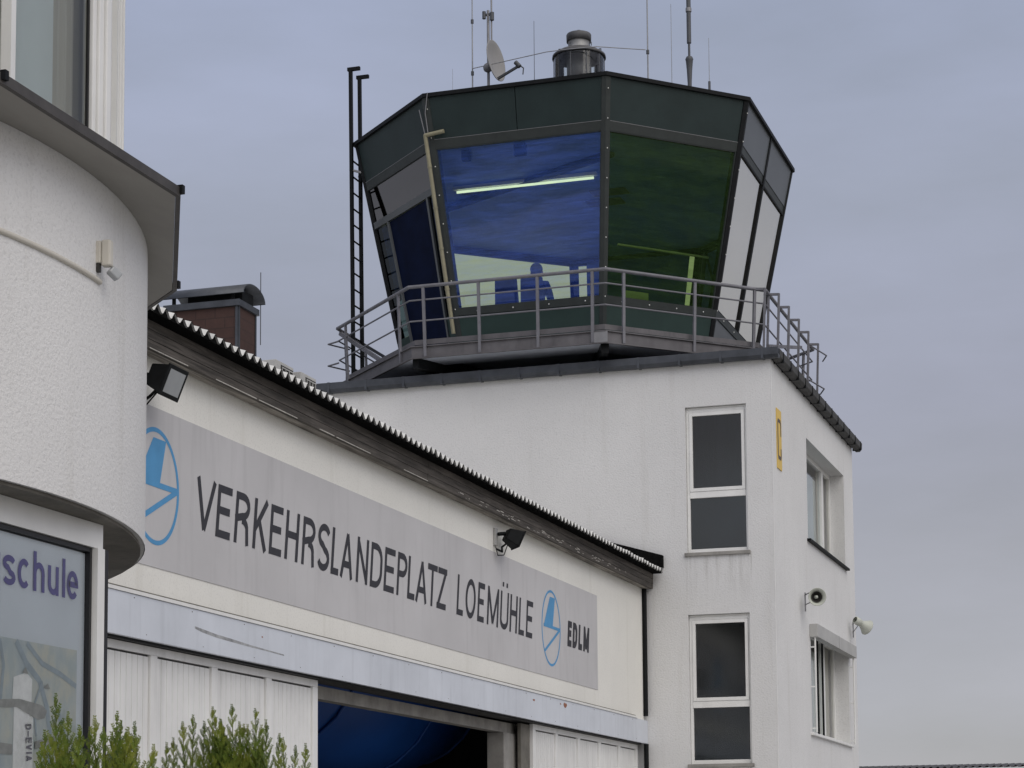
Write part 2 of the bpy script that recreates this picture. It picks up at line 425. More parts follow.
# ------------------------------------------------------------------ ground
g = MB(); g.quad((-900, -900, -0.02), (900, -900, -0.02), (900, 900, -0.02), (-900, 900, -0.02))
tag(g.build('ground', M['grass']), 'airfield grass reaching to the horizon', 'ground', kind='structure')
g = MB(); g.box(-60, 90, -160, 75, -0.018, 0.0)  # unseen paving, kept pale and run far back to bounce light upward
tag(g.build('apron', M['asphalt']), 'pale grey concrete apron round the buildings', 'apron', kind='structure')

# ------------------------------------------------------------------ stroke lettering
def arc(cx, cy, rx, ry, a0, a1, n=10):
    return [(cx + rx * math.cos(R(a0 + (a1 - a0) * i / n)), cy + ry * math.sin(R(a0 + (a1 - a0) * i / n))) for i in range(n + 1)]

def strokes(ch, w, h, t):
    a = t / 2
    if ch == 'V': return [[(a, h), (w / 2, a * .6)], [(w - a, h), (w / 2, a * .6)]]
    if ch == 'E': return [[(a, 0), (a, h)], [(0, h - a), (w, h - a)], [(0, h * .52), (w * .9, h * .52)], [(0, a), (w, a)]]
    if ch == 'R': return [[(a, 0), (a, h)], [(0, h - a)] + arc(w * .5, h * .735, w * .5 - a, h * .265 - a, 90, -90) + [(0, h * .47)], arc(w * .48, h * .3, w * .5 - a - w * .03, h * .17, 90, 0, 6) + [(w - a * .8, 0)]]
    if ch == 'K': return [[(a, 0), (a, h)], [(w - a, h), (a, h * .38)], [(w * .38, h * .58), (w - a, 0)]]
    if ch == 'H': return [[(a, 0), (a, h)], [(w - a, 0), (w - a, h)], [(0, h * .52), (w, h * .52)]]
    if ch == 'S': return [arc(w / 2, h * .735, w / 2 - a, h * .265 - a, 20, 255, 14) + arc(w / 2, h * .265, w / 2 - a, h * .265 - a, 75, -160, 14)]
    if ch == 'L': return [[(a, 0), (a, h)], [(0, a), (w, a)]]
    if ch == 'A': return [[(a, 0), (w / 2, h - a * .5)], [(w - a, 0), (w / 2, h - a * .5)], [(w * .2, h * .3), (w * .8, h * .3)]]
    if ch == 'N': return [[(a, 0), (a, h)], [(w - a, 0), (w - a, h)], [(a, h - a), (w - a, a)]]
    if ch == 'D': return [[(a, 0), (a, h)], [(0, h - a), (w * .4, h - a)] + arc(w * .42, h * .62, w * .58 - a, h * .38 - a, 90, 0, 8) + arc(w * .42, h * .38, w * .58 - a, h * .38 - a, 0, -90, 8) + [(0, a)]]
    if ch == 'P': return [[(a, 0), (a, h)], [(0, h - a)] + arc(w * .5, h * .72, w * .5 - a, h * .28 - a, 90, -90) + [(0, h * .44 + a)]]
    if ch == 'T': return [[(0, h - a), (w, h - a)], [(w / 2, 0), (w / 2, h)]]
    if ch == 'Z': return [[(w * .04, h - a), (w, h - a)], [(w - a * 1.2, h - a), (a * 1.2, a)], [(0, a), (w, a)]]
    if ch == 'O': return [arc(w / 2, h / 2, w / 2 - a, h / 2 - a, 0, 360, 28)]
    if ch == 'M': return [[(a, 0), (a, h)], [(w - a, 0), (w - a, h)], [(a, h - a * .5), (w / 2, a)], [(w - a, h - a * .5), (w / 2, a)]]
    if ch == 'U': return [[(a, h), (a, h * .3)] + arc(w / 2, h * .26, w / 2 - a, h * .26 - a, 180, 360, 12) + [(w - a, h)]]
    if ch == 'W': return [[(w * .27, h * 1.12), (w * .27, h * 1.24)], [(w * .73, h * 1.12), (w * .73, h * 1.24)]]
    if ch == 'I': return [[(w / 2, 0), (w / 2, h)]]
    if ch == '-': return [[(0, h * .42), (w, h * .42)]]
    # lower case, h = cap height, x-height .74 h
    x = h * .74
    if ch == 'c': return [arc(w / 2, x / 2, w / 2 - a, x / 2 - a, 45, 315, 20)]
    if ch == 's': return [arc(w / 2, x * .735, w / 2 - a, x * .265 - a, 20, 255, 12) + arc(w / 2, x * .265, w / 2 - a, x * .265 - a, 75, -160, 12)]
    if ch == 'h': return [[(a, 0), (a, h)], [(a, x * .6)] + arc(w / 2, x * .62, w / 2 - a, x * .38 - a, 165, 0, 10) + [(w - a, 0)]]
    if ch == 'u': return [[(w - a, 0), (w - a, x)], [(a, x)] + arc(w / 2, x * .38, w / 2 - a, x * .38 - a, 180, 345, 10)]
    if ch == 'l': return [[(w / 2, 0), (w / 2, h)]]
    if ch == 'e': return [[(a, x * .52), (w - a, x * .52)] + arc(w / 2, x / 2, w / 2 - a, x / 2 - a, 5, 320, 20)]
    if ch == 'g': return [arc(w / 2, x / 2, w / 2 - a, x / 2 - a, 0, 360, 20), [(w - a, x), (w - a, 0)] + arc(w / 2, -x * .05, w / 2 - a, x * .25, 0, -150, 8)]
    if ch == 'F': return [[(a, 0), (a, h)], [(0, h - a), (w, h - a)], [(0, h * .5), (w * .9, h * .5)]]
    return []

def ribbon(pts, t):
    n = len(pts); P = [Vector((p[0], p[1])) for p in pts]
    closed = (P[0] - P[-1]).length < 1e-6
    L = []; Rr = []
    for i in range(n):
        if closed and (i == 0 or i == n - 1): d0 = (P[-1] - P[-2]).normalized(); d1 = (P[1] - P[0]).normalized()
        else:
            d0 = (P[i] - P[i - 1]).normalized() if i else (P[1] - P[0]).normalized()
            d1 = (P[i + 1] - P[i]).normalized() if i < n - 1 else d0
        n0 = Vector((-d0.y, d0.x)); n1 = Vector((-d1.y, d1.x)); mm = (n0 + n1)
        if mm.length < 1e-4: mm = n0
        mm.normalize(); k = 1 / max(0.5, mm.dot(n0))
        L.append(P[i] + mm * k * t / 2); Rr.append(P[i] - mm * k * t / 2)
    return L, Rr

class Letters:
    """painted strokes on a plane: o + u*x + v*y, raised along n by a coat of paint"""
    def __init__(s, o, u, v, n): s.o, s.u, s.v, s.n = Vector(o), Vector(u), Vector(v), Vector(n); s.mb = MB(); s.k = 0
    def pt(s, x, y, d): return s.o + s.u * x + s.v * y + s.n * d
    def stroke(s, pts, t, mi=0):
        L, Rr = ribbon(pts, t); d = 0.0015 + 0.0003 * (s.k % 6); s.k += 1
        vs = [s.pt(p.x, p.y, d) for p in L] + [s.pt(p.x, p.y, d) for p in Rr]; n = len(L)
        s.mb.add(vs, [(i + n, i + n + 1, i + 1, i) for i in range(n - 1)], mi)
    def char(s, ch, x, y, w, h, t, kx=1.0, sh=0.0):
        # kx < 1 narrows the upright strokes, sh leans the letter
        for st in strokes(ch, w / kx, h, t):
            k0 = len(s.mb.v); s.stroke(st, t)
            for i in range(k0, len(s.mb.v)):
                r = s.mb.v[i] - s.o; px, py, d = r.dot(s.u), r.dot(s.v), r.dot(s.n)
                s.mb.v[i] = s.pt(x + px * kx + sh * (py - h / 2), y + py, d)
    def poly(s, pts, mi=0):
        d = 0.0015 + 0.0003 * (s.k % 6); s.k += 1
        s.mb.add([s.pt(p[0], p[1], d) for p in pts], [tuple(range(len(pts)))], mi)

# ------------------------------------------------------------------ round pavilion, front left
PC = Vector((-7.325, 7.37, 0))
def ngon(ap, n=14, off=0.0):
    # one edge faces +X exactly
    r = ap / math.cos(math.pi / n)
    return [(PC.x + r * math.cos(math.pi / n + 2 * math.pi * k / n), PC.y + r * math.sin(math.pi / n + 2 * math.pi * k / n)) for k in range(n)]
def slabgon(ap):
    q = [(x, y - .03) for x, y in ngon(ap, 15)]; k = ap / 3.285
    q[1] = (PC.x + 2.595 * k, PC.y + 2.01 * k)
    return q
def groundgon(ap):
    q = ngon(ap); k = ap / 2.94; q[1] = (PC.x + 2.16 * k, PC.y + 1.84 * k)
    return q
def circ(r, n=96):
    return [(PC.x + r * math.cos(2 * math.pi * k / n), PC.y + r * math.sin(2 * math.pi * k / n)) for k in range(n)]

pav = thing('round_pavilion', (PC.x, PC.y, 0), 'round white rendered pavilion with overhanging upper floor and flat slab, beside the hangar', 'building')
def ring(mb, outer, inner, z0, z1):
    n = len(outer)
    vs = [(p[0], p[1], z0) for p in outer] + [(p[0], p[1], z1) for p in outer] + [(p[0], p[1], z0) for p in inner] + [(p[0], p[1], z1) for p in inner]
    fs = []
    for i in range(n):
        j = (i + 1) % n
        fs += [(i, j, n + j, n + i), (2 * n + j, 2 * n + i, 3 * n + i, 3 * n + j), (n + i, n + j, 3 * n + j, 3 * n + i), (j, i, 2 * n + i, 2 * n + j)]
    mb.add(vs, fs)
    return mb
b = MB(); ring(b, circ(3.086, 128), circ(2.6, 128), 3.1, 4.45)
cc_ = circ(3.09, 128); n_ = len(cc_)
b.add([(p[0], p[1], z) for z in (3.099, 4.451) for p in cc_], [(i, (i + 1) % n_, n_ + (i + 1) % n_, n_ + i) for i in range(n_)], 0, True)
wall = b.build('upper_wall', M['plaster_near'], pav)
b = MB(); b.prism(circ(2.598, 48), 3.12, 3.3); b.build('floor_slab', M['concrete'], pav)
# soffit under the overhang: grey render sheet
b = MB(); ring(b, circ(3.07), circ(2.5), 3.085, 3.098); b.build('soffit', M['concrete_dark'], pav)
# cornice slab with boards below and dark sheet edge
s1 = slabgon(3.262)
b = MB(); b.prism(s1, 4.452, 4.468); b.build('cornice_boards', M['soffit_board'], pav)
b = MB(); ring(b, slabgon(3.285), slabgon(3.264), 4.450, 4.49)
edge = b.build('cornice_edge', plain('dark cornice sheet', (0.055, 0.05, 0.047), 0.6, var=0.3, scale=9), pav)
for k, p in enumerate(slabgon(3.287)):
    b = MB(); b.box(p[0] - .012, p[0] + .012, p[1] - .012, p[1] + .012, 4.462, 4.498); b.build('edge_joint', M['black_metal'], edge)
b = MB(); b.prism(slabgon(3.263), 4.470, 4.487); b.build('cornice_top', M['flat_roof'], pav)
# ground floor facets: white lintel, posts, advertising windows
def facet_pts(ap, k, fn=None):
    q = (fn or ngon)(ap); return Vector((*q[k - 1], 0)), Vector((*q[k], 0))
b = MB(); ring(b, groundgon(2.94), groundgon(2.80), 2.98, 3.083); b.build('lintel_band', M['frame_white'], pav)
b = MB(); ring(b, groundgon(2.94), groundgon(2.80), 0.0, 0.5); b.build('plinth', M['plaster_near'], pav)
for k in range(14):
    a, c = facet_pts(2.94, k, groundgon); d = (c - a).normalized(); nn = Vector((d.y, -d.x, 0)).normalized()
    b = MB()
    for e, sg in ((a, 1), (c, -1)):
        if k == 1 and sg == 1: continue
        p = e + d * sg * 0.035 - nn * 0.02
        b.bar(p + Vector((0, 0, .5)), p + Vector((0, 0, 2.98)), 0.065, 0.06, up=d)
    b.build('post', M['frame_white'], pav)
    if k == 0: continue
    b = MB(); p0 = a + d * .07 - nn * .05; p1 = c - d * .07 - nn * .05
    b.hexa([p0 + Vector((0, 0, .5)), p1 + Vector((0, 0, .5)), p1 - nn * .02 + Vector((0, 0, .5)), p0 - nn * .02 + Vector((0, 0, .5)),
            p0 + Vector((0, 0, 2.98)), p1 + Vector((0, 0, 2.98)), p1 - nn * .02 + Vector((0, 0, 2.98)), p0 - nn * .02 + Vector((0, 0, 2.98))])
    b.build('infill_panel', M['gasket'] if k == 1 else M['board_blue'], pav)
# dark gap strips between posts (the joint right of the advertising window)
q = ngon(2.945)[0]
b = MB(); b.box(q[0] - .03, q[0] + .004, q[1] + .004, q[1] + .03, 0.5, 2.98); b.build('corner_joint', M['gasket'], pav)
# upper glazing: facets at apothem 3.0
for k in range(14):
    a, c = facet_pts(2.955, k); d = (c - a).normalized(); nn = Vector((d.y, -d.x, 0)).normalized()
    Z0, Z1 = Vector((0, 0, 4.49)), Vector((0, 0, 6.9))
    b = MB()
    # three stepped white strips at each end of the facet
    for s0, s1_, pr in ((0.0, 0.036, 0.0), (0.039, 0.078, 0.012), (0.081, 0.112, 0.024)):
        for e, sg in ((c, -1), (a, 1)):
            p = e + d * sg * (s0 + s1_) / 2 - nn * (0.03 + pr)
            b.bar(p + Z0, p + Z1, s1_ - s0, 0.05, up=nn)
    b.build('window_frame', M['frame_white'], pav, bevel=0.004)
    b = MB()
    p0 = a + d * .114 - nn * .05; p1 = c - d * .114 - nn * .05
    for p, sg in ((p0, 1), (p1, -1)):
        b.bar(p + d * sg * .008 + Z0, p + d * sg * .006 + Z1, 0.010, 0.012, up=nn)
    mc = p0.lerp(p1, 0.40)
    b.build('gasket', M['gasket'], pav)
    b = MB(); b.bar(mc + Z0 + nn * .02, mc + Z1 + nn * .02, 0.035, 0.05, up=nn); b.build('mullion', M['frame_white'], pav)
    b = MB(); b.quad(p0 + Z0, p1 + Z0, p1 + Z1, p0 + Z1); b.build('window_pane', M['g_clear'], pav)
    if k in (0, 1, 13):
        b = MB(); n_ = 40; q0 = p0.lerp(p1, .78) - nn * .075; q1 = p1 + d * .10 - nn * .075
        for i in range(n_):
            u0, u1 = i / n_, (i + 1) / n_
            o0 = nn * (0.012 * math.sin(i * 0.95) - .01); o1 = nn * (0.012 * math.sin((i + 1) * .95) - .01)
            b.add([q0.lerp(q1, u0) + o0 + Z0, q0.lerp(q1, u1) + o1 + Z0, q0.lerp(q1, u1) + o1 + Z1, q0.lerp(q1, u0) + o0 + Z1], [(0, 1, 2, 3)], 0, True)
        b.build('curtain', M['curtain_beige'], pav)
        b = MB(); q0 = p0.lerp(p1, .50) - nn * .04; q1 = p0.lerp(p1, .80) - nn * .04
        b.quad(q0 + Z0, q1 + Z0, q1 + Z1, q0 + Z1); b.build('roller_blind', M['curtain_pale'], pav)
        b = MB(); q0 = p0 - nn * .1; q1 = p0.lerp(p1, .38) - nn * .1
        b.quad(q0 + Z0, q1 + Z0, q1 + Z1, q0 + Z1); b.build('inner_curtain', M['curtain_beige'], pav)
b = MB(); b.prism(ngon(3.35), 6.9, 7.2); b.build('roof', M['concrete_dark'], pav)
b = MB(); b.prism(ngon(1.6), 4.55, 6.88); b.build('inner_core', M['dark_interior'], pav)

# advertising window of the flying school
bx = -4.385
bd = thing('flying_school_board', (bx, 7.37, 0.5), 'grey advertising window with violet lettering and faded aircraft picture at lower left corner', 'sign board')
ya, yb = 6.768, 7.972
b = MB(); b.box(bx - .055, bx - .035, ya, yb, 0.52, 2.955); b.build('panel', M['board_blue'], bd)
b = MB()
b.box(bx - .06, bx - .012, ya - .002, ya + .014, 0.502, 2.978); b.box(bx - .06, bx - .012, yb - .018, yb, 0.502, 2.978)
b.box(bx - .06, bx - .012, ya + .015, yb - .015, 2.960, 2.978); b.box(bx - .06, bx - .012, ya + .026, yb - .026, 0.502, 0.528)
b.build('frame', M['gasket'], bd)
px_ = bx - .0345
lt = Letters((px_, 0, 0), (0, 1, 0), (0, 0, 1), (1, 0, 0))
y = 6.80
seq = [('F', 6.87, .085), ('l', 6.965, .02), ('u', 7.01, .085), ('g', 7.205, .088), ('s', 7.314, .094), ('c', 7.424, .093), ('h', 7.541, .086), ('u', 7.655, .085), ('l', 7.767, .026), ('e', 7.806, .090)]
for ch, yy, ww in seq: lt.char(ch, yy, 2.752, ww, 0.158, 0.0235)
lt.mb.build('lettering', M['purple_ink'], bd)
b = MB(); b.box(px_, px_ + .001, 6.80, 7.895, 0.75, 2.548); pr = b.build('picture', M['poster'], bd)
pl = Letters((px_ + .0012, 0, 0), (0, 1, 0), (0, 0, 1), (1, 0, 0))
oy = .068
pl.poly([(7.332 + oy, 1.2), (7.492 + oy, 1.2), (7.486 + oy, 2.25), (7.40 + oy, 2.32), (7.34 + oy, 2.30)])
pl.poly([(7.325 + oy, 2.29), (7.47 + oy, 2.27), (7.475 + oy, 2.40), (7.43 + oy, 2.425), (7.335 + oy, 2.40)])
rd = Letters((px_ + .0006, 0, 0), (0, 1, 0), (0, 0, 1), (1, 0, 0))
for pts, tt in (([(7.42, 2.54), (7.50, 2.46), (7.60, 2.40), (7.66, 2.30), (7.69, 2.18), (7.70, 1.9)], .030), ([(7.50, 2.54), (7.62, 2.47), (7.76, 2.44), (7.89, 2.40)], .022), ([(7.30, 2.54), (7.33, 2.44), (7.31, 2.30), (7.25, 2.2)], .020), ([(7.74, 2.30), (7.80, 2.20), (7.83, 2.0)], .026), ([(7.62, 2.40), (7.56, 2.30), (7.58, 2.18)], .012)):
    rd.stroke(pts, tt)
rd.mb.build('printed_road', plain('printed pale blue roads', (0.42, 0.49, 0.55), 0.4, var=.12, scale=25), pr)
pl.mb.build('aircraft_body', M['plane_white'], pr)
pl = Letters((px_ + .0032, 0, 0), (0, 1, 0), (0, 0, 1), (1, 0, 0))
pl.poly([(7.02, 2.255), (7.36 + oy, 2.285), (7.52 + oy, 2.245), (7.57 + oy, 2.255), (7.59 + oy, 2.285), (7.55 + oy, 2.305), (7.38 + oy, 2.318), (7.02, 2.285)])
pl.poly([(7.02, 2.10), (7.33 + oy, 2.10), (7.33 + oy, 2.14), (7.02, 2.15)])
pl.poly([(7.50 + oy, 2.13), (7.66 + oy, 2.16), (7.66 + oy, 2.19), (7.50 + oy, 2.16)])
pl.poly([(7.395 + oy, 2.422), (7.44 + oy, 2.420), (7.42 + oy, 2.445)])
pl.poly([(7.56 + oy, 2.375), (7.61 + oy, 2.373), (7.59 + oy, 2.395)])
pl.mb.build('aircraft_wing', M['plane_grey'], pr)
pl = Letters((px_ + .0045, 7.455 + oy, 2.225), (0, 0.06, -1), (0, 1, 0.06), (1, 0, 0))
for i, ch in enumerate('D-EVIA'):
    ww = .022 if ch != 'I' else .012
    pl.char(ch, [0, .027, .052, .079, .106, .122][i], -.03, ww, .042, .007)
pl.mb.build('registration', plain('grey registration', (0.10, 0.10, 0.12), 0.6), pr)
b = MB(); b.quad((bx - .0285, ya + .02, .52), (bx - .0285, yb - .02, .52), (bx - .0285, yb - .02, 2.96), (bx - .0285, ya + .02, 2.96))
b.build('pane', M['g_clear'], bd)

# motion detector with cable duct on the pavilion wall
def cyl(th, z, r): return Vector((PC.x + r * math.cos(th), PC.y + r * math.sin(th), z))
def cth(yy): return math.asin((yy - PC.y) / 3.08)
th = cth(7.74)
nn = Vector((math.cos(th), math.sin(th), 0)); tg = Vector((-math.sin(th), math.cos(th), 0)); Zv = Vector((0, 0, 1))
det = thing('motion_detector', cyl(th, 4.10, 3.085), 'cream motion detector on the curved white pavilion wall', 'sensor')
c0 = cyl(th, 4.15, 3.08)
b = MB(); b.hexa([c0 + (tg * sx + Zv * sz + nn * dd) * .8 for dd in (0.002, 0.035) for sx, sz in ((-.032, -.06), (.032, -.06), (.032, .055), (-.032, .055))])
b.build('wall_plate', M['detector'], det, bevel=0.004)
b = MB(); b.hexa([c0 + (tg * sx + Zv * sz + nn * dd) * .8 for dd in (0.035, 0.085) for sx, sz in ((-.026, -.075), (.026, -.075), (.026, .062), (-.026, .062))])
b.build('housing', M['detector'], det, bevel=0.008)
b = MB(); h0 = c0 + (-Zv * .085 + nn * .07 + tg * .012) * .8
ax = (nn * .5 - Zv * .55 + tg * .5).normalized()
b.bar(h0, h0 + ax * .05, .04, .036); b.build('sensor_head', M['lamp_glass'], det, bevel=0.006)
b = MB(); b.hexa([c0 + (tg * sx + Zv * sz + nn * dd) * .8 for dd in (0.004, 0.03) for sx, sz in ((-.03, -.105), (-.005, -.105), (-.005, -.061), (-.03, -.061))]); b.build('cable_gland', M['horn_dark'], det)
b = MB(); pts = [cyl(cth(yy), 4.032, 3.092) for yy in [6.2 + 0.0575 * i for i in range(28)]]
b.path(pts, .012, 8); tag(b.build('cable_conduit', M['detector']), 'cream cable conduit running along the curved pavilion wall', 'conduit')

# ------------------------------------------------------------------ hangar
XH = -7.737
hg = thing('hangar', (-14, 21, 0), 'white hangar with corrugated roof and weathered timber eaves, joined to the tower', 'hangar')
YA, YB = 12.0, 29.955
b = MB()
b.box(XH - .25, XH, YA, YB, 3.72, 5.76)
b.box(XH - .25, XH, YA, 14.25, 0, 3.72)
b.build('front_wall', M['plaster_hangar'], hg)
b = MB()
b.box(-22, XH - .252, YA, YA + .25, 0, 5.9); b.box(-22, -21.75, YA + .25, YB, 0, 5.9); b.box(-21.74, -7.99, YB - .2, YB - .002, 0, 5.9); b.add([(-7.99, yq, 5.78) for yq in (YA, YA + .25)] + [(-14.87, yq, 7.95) for yq in (YA, YA + .25)] + [(-21.9, yq, 5.75) for yq in (YA, YA + .25)], [(0, 2, 4), (1, 5, 3)])
b.build('rear_walls', M['plaster_hangar'], hg)
b = MB(); b.box(-21.74, -8.1, YA + .26, YA + .28, .03, 5.8); b.box(-21.74, -21.72, YA + .29, YB - .23, .03, 5.8); b.box(-21.7, -8.1, YB - .225, YB - .205, .03, 5.8); b.build('shade_lining', M['dark_interior'], hg)  # dark sheets added over the inner plaster to make the hangar look unlit
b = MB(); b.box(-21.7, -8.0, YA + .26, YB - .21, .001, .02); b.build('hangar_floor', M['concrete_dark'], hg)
# corrugated roof
PER = 0.1415; AMP = 0.028; SL = 0.30
PH = 14.427
rw = random.Random(3); JIT = [(rw.uniform(.86, 1.12), rw.uniform(-.004, .004)) for _ in range(200)]
def wave(yy):
    u = (yy - PH) / PER + 60; a, o = JIT[int(u) % 200]; a2, o2 = JIT[(int(u) + 1) % 200]; f_ = u - int(u)
    return AMP * (a + (a2 - a) * f_) * math.cos(2 * math.pi * u) + o + (o2 - o) * f_ + (.007 if int(u) % 6 == 0 else 0)
def corr(xa, za, xb, zb, th_=0.008):
    mb = MB(); n = int((YB - .02 - YA + .3) / PER * 10)
    ys = [YA - .3 + i * PER / 10 for i in range(n + 1)]
    ph = 14.427
    T = []; 
    for yy in ys:
        dz = wave(yy)
        T += [(xa, yy, za + dz), (xb, yy, zb + dz), (xa, yy, za + dz - th_), (xb, yy, zb + dz - th_)]
    fs = []
    for i in range(n):
        a = 4 * i; c = 4 * (i + 1)
        fs += [(a, a + 1, c + 1, c), (a + 2, c + 2, c + 3, a + 3)]
    mb.add(T, fs, 0, True)
    mb.add(T, [(4 * i, 4 * (i + 1), 4 * (i + 1) + 2, 4 * i + 2) for i in range(n)], 1)
    return mb, ys, ph
ZE = 5.838
mb, ys, ph = corr(-7.43, ZE, -14.87, ZE + SL * 7.44)
roof = mb.build('roof', [M['roof_sheet'], M['black_felt']], hg)
mb, _, _ = corr(-22.3, ZE, -14.86, ZE + SL * 7.44); mb.build('rear_roof', [M['roof_sheet'], M['black_felt']], hg)
# black profile filler under the waves
mb = MB(); T = []
for yy in ys:
    dz = wave(yy)
    T += [(-7.445, yy, ZE + dz - .010), (-7.445, yy, 5.80), (-7.60, yy, ZE + dz - .010 + .02), (-7.60, yy, 5.80)]
n = len(ys) - 1
fs = []
for i in range(n): fs += [(4 * i, 4 * i + 4, 4 * i + 5, 4 * i + 1), (4 * i + 1, 4 * i + 5, 4 * i + 7, 4 * i + 3)]
mb.add(T, fs); mb.build('profile_filler', M['black_felt'], roof)
# fascia: planks along the eave, their ends show at the tower
b = MB()
zz = [(5.588, 5.655, -7.588), (5.658, 5.73, -7.583), (5.733, 5.805, -7.578)]
for z0, z1, xf in zz:
    yy = YA - .2
    while yy < YB:
        ln = 4.3 if yy < YA else 4.6
        y1 = min(yy + ln, YB + .02); b.box(-7.625, xf + random.uniform(-.002, .002), yy, y1 - .003, z0, z1); yy = y1
yy = 12.4
while yy < 25.5:
    ln = random.uniform(.25, 1.2); k = random.uniform(.004, .010)
    b.box(-7.5905, -7.5875, yy, yy + ln, 5.5885, 5.5885 + k, 1); yy += ln + random.choice((.05, .1, .5, .9))
for i in range(60):
    yy = random.uniform(21.5, 28.5); zc = 5.63 + random.uniform(-.03, .02)
    b.box(-7.592, -7.5865, yy, yy + random.uniform(.02, .12), zc, zc + random.uniform(.003, .010), 1)
fas = b.build('fascia', [M['fascia'], M['flake_paint']], hg)
b = MB()
yy = YA
for j in range(9):
    y1 = min(yy + 2.35, YB); b.box(-7.735, -7.627, yy, y1 - .006, 5.592 + .002 * (j % 2), 5.606); yy = y1
b.build('soffit_boards', M['fascia_under'], fas)
# flashing where the roof meets the tower
b = MB(); b.hexa([(-7.43, 29.90, 5.885), (-7.43, 29.996, 5.885), (-12.8, 29.996, 5.885 + 1.6), (-12.8, 29.90, 5.885 + 1.6), (-7.43, 29.90, 6.06), (-7.43, 29.996, 6.06), (-12.8, 29.996, 7.66), (-12.8, 29.90, 7.66)])
b.build('flashing', M['black_felt'], hg)
# steel lintel over the doors
b = MB(); b.box(XH + .002, -7.695, 13.9, 29.99, 3.392, 3.715)
for i in range(16):
    yy = 14.6 + i * .97; b.ball((-7.694, yy, 3.69), .005, n=6, m=4, mi=1); b.ball((-7.694, yy + .2, 3.43), .004, n=6, m=4, mi=1)
lin = b.build('door_lintel', [M['lintel'], M['concrete_dark']], hg)
b = MB(); b.box(XH + .002, -7.685, 13.9, 29.4, 3.718, 3.745)
b.build('lintel_flashing', M['frame_white'], lin)
b = MB(); b.box(XH + .002, -7.689, 13.9, 29.3, 3.747, 3.755); b.build('lintel_seal', M['concrete_dark'], lin)
b = MB()
pts = [(15.62, 3.580), (15.75, 3.572), (16.0, 3.555), (16.3, 3.545), (16.65, 3.53), (17.0, 3.52), (17.35, 3.512), (17.36, 3.50), (17.0, 3.508), (16.65, 3.512), (16.3, 3.52), (16.0, 3.528), (15.75, 3.545), (15.62, 3.562)]
b.add([(-7.6942, p[0], p[1]) for p in pts], [tuple(range(len(pts)))]); b.build('scrape_mark', plain('scraped dirt', (0.33, 0.34, 0.35), 0.8, var=0.35, scale=14), lin)
b = MB()
for yy, zc, sc in ((24.6, 3.63, .02), (25.9, 3.66, .035), (25.7, 3.66, .012), (16.9, 3.62, .008)):
    b.add([(-7.6938, yy + math.cos(t) * sc * 2.2, zc + math.sin(t) * sc * random.uniform(.5, 1.1)) for t in [i * .7 for i in range(9)]], [tuple(range(9))])
b.build('rust_spot', M['red_mark'], lin)
# door track behind the lintel, coloured black to paint the lintel's shadow line
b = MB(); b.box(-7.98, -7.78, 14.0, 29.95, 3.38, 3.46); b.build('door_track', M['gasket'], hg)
# sliding door leaves
def leaf(y0, y1, n, name='sliding_door', x=-7.82, label=None):
    d = MB()
    d.box(x - .05, x, y0, y1, 3.31, 3.375)
    xs = [y0 + (y1 - y0) * i / n for i in range(n + 1)]
    for i, yy in enumerate(xs):
        wdt = .055
        a = yy if i == 0 else (yy - wdt * 2 if i == n else yy - wdt)
        d.box(x - .05, x + .001 * (i % 2), a, a + 2 * wdt, 0.05, 3.309)
    o = d.build(name, M['door_white'], hg, bevel=0.003)
    for i in range(n):
        p = MB(); a = xs[i] + (.112 if i == 0 else .057); c = xs[i + 1] - (.112 if i == n - 1 else .057)
        m_ = 10; q = (c - a) / m_
        for k in range(m_):
            ya_, yb_ = a + k * q, a + (k + 1) * q
            pts = [(ya_, -.048), (ya_ + .010, -.020), (yb_ - .004, -.020), (yb_, -.048)]
            for (p0, o0), (p1, o1) in zip(pts[:-1], pts[1:]):
                p.quad((x + o0, p0, .06), (x + o1, p1, .06), (x + o1, p1, 3.295), (x + o0, p0, 3.295))
        p.build('ribbed_panel', M['door_white'], o)
        p = MB(); p.box(x - .049, x - .03, a, c, 3.296, 3.309); p.build('panel_gap', M['gasket'], o)
    return o
leaf(14.10, 18.40, 4)
leaf(24.96, 29.90, 5)
b = MB(); b.box(-7.90, -7.86, 24.6, 24.95, .05, 3.36); b.build('door_edge', M['concrete_dark'], hg)
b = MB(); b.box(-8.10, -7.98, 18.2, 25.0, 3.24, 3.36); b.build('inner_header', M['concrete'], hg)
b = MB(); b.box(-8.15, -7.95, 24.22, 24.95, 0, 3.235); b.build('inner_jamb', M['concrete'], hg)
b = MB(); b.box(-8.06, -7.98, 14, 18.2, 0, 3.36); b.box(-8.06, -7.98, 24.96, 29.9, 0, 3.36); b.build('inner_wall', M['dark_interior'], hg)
# downpipe at the corner with the tower
b = MB(); b.tube((-7.705, 29.93, 3.78), (-7.705, 29.93, 5.60), .034, 12); b.tube((-7.705, 29.93, 0), (-7.705, 29.93, 3.385), .034, 12)
b.build('downpipe', M['black_metal'], hg)
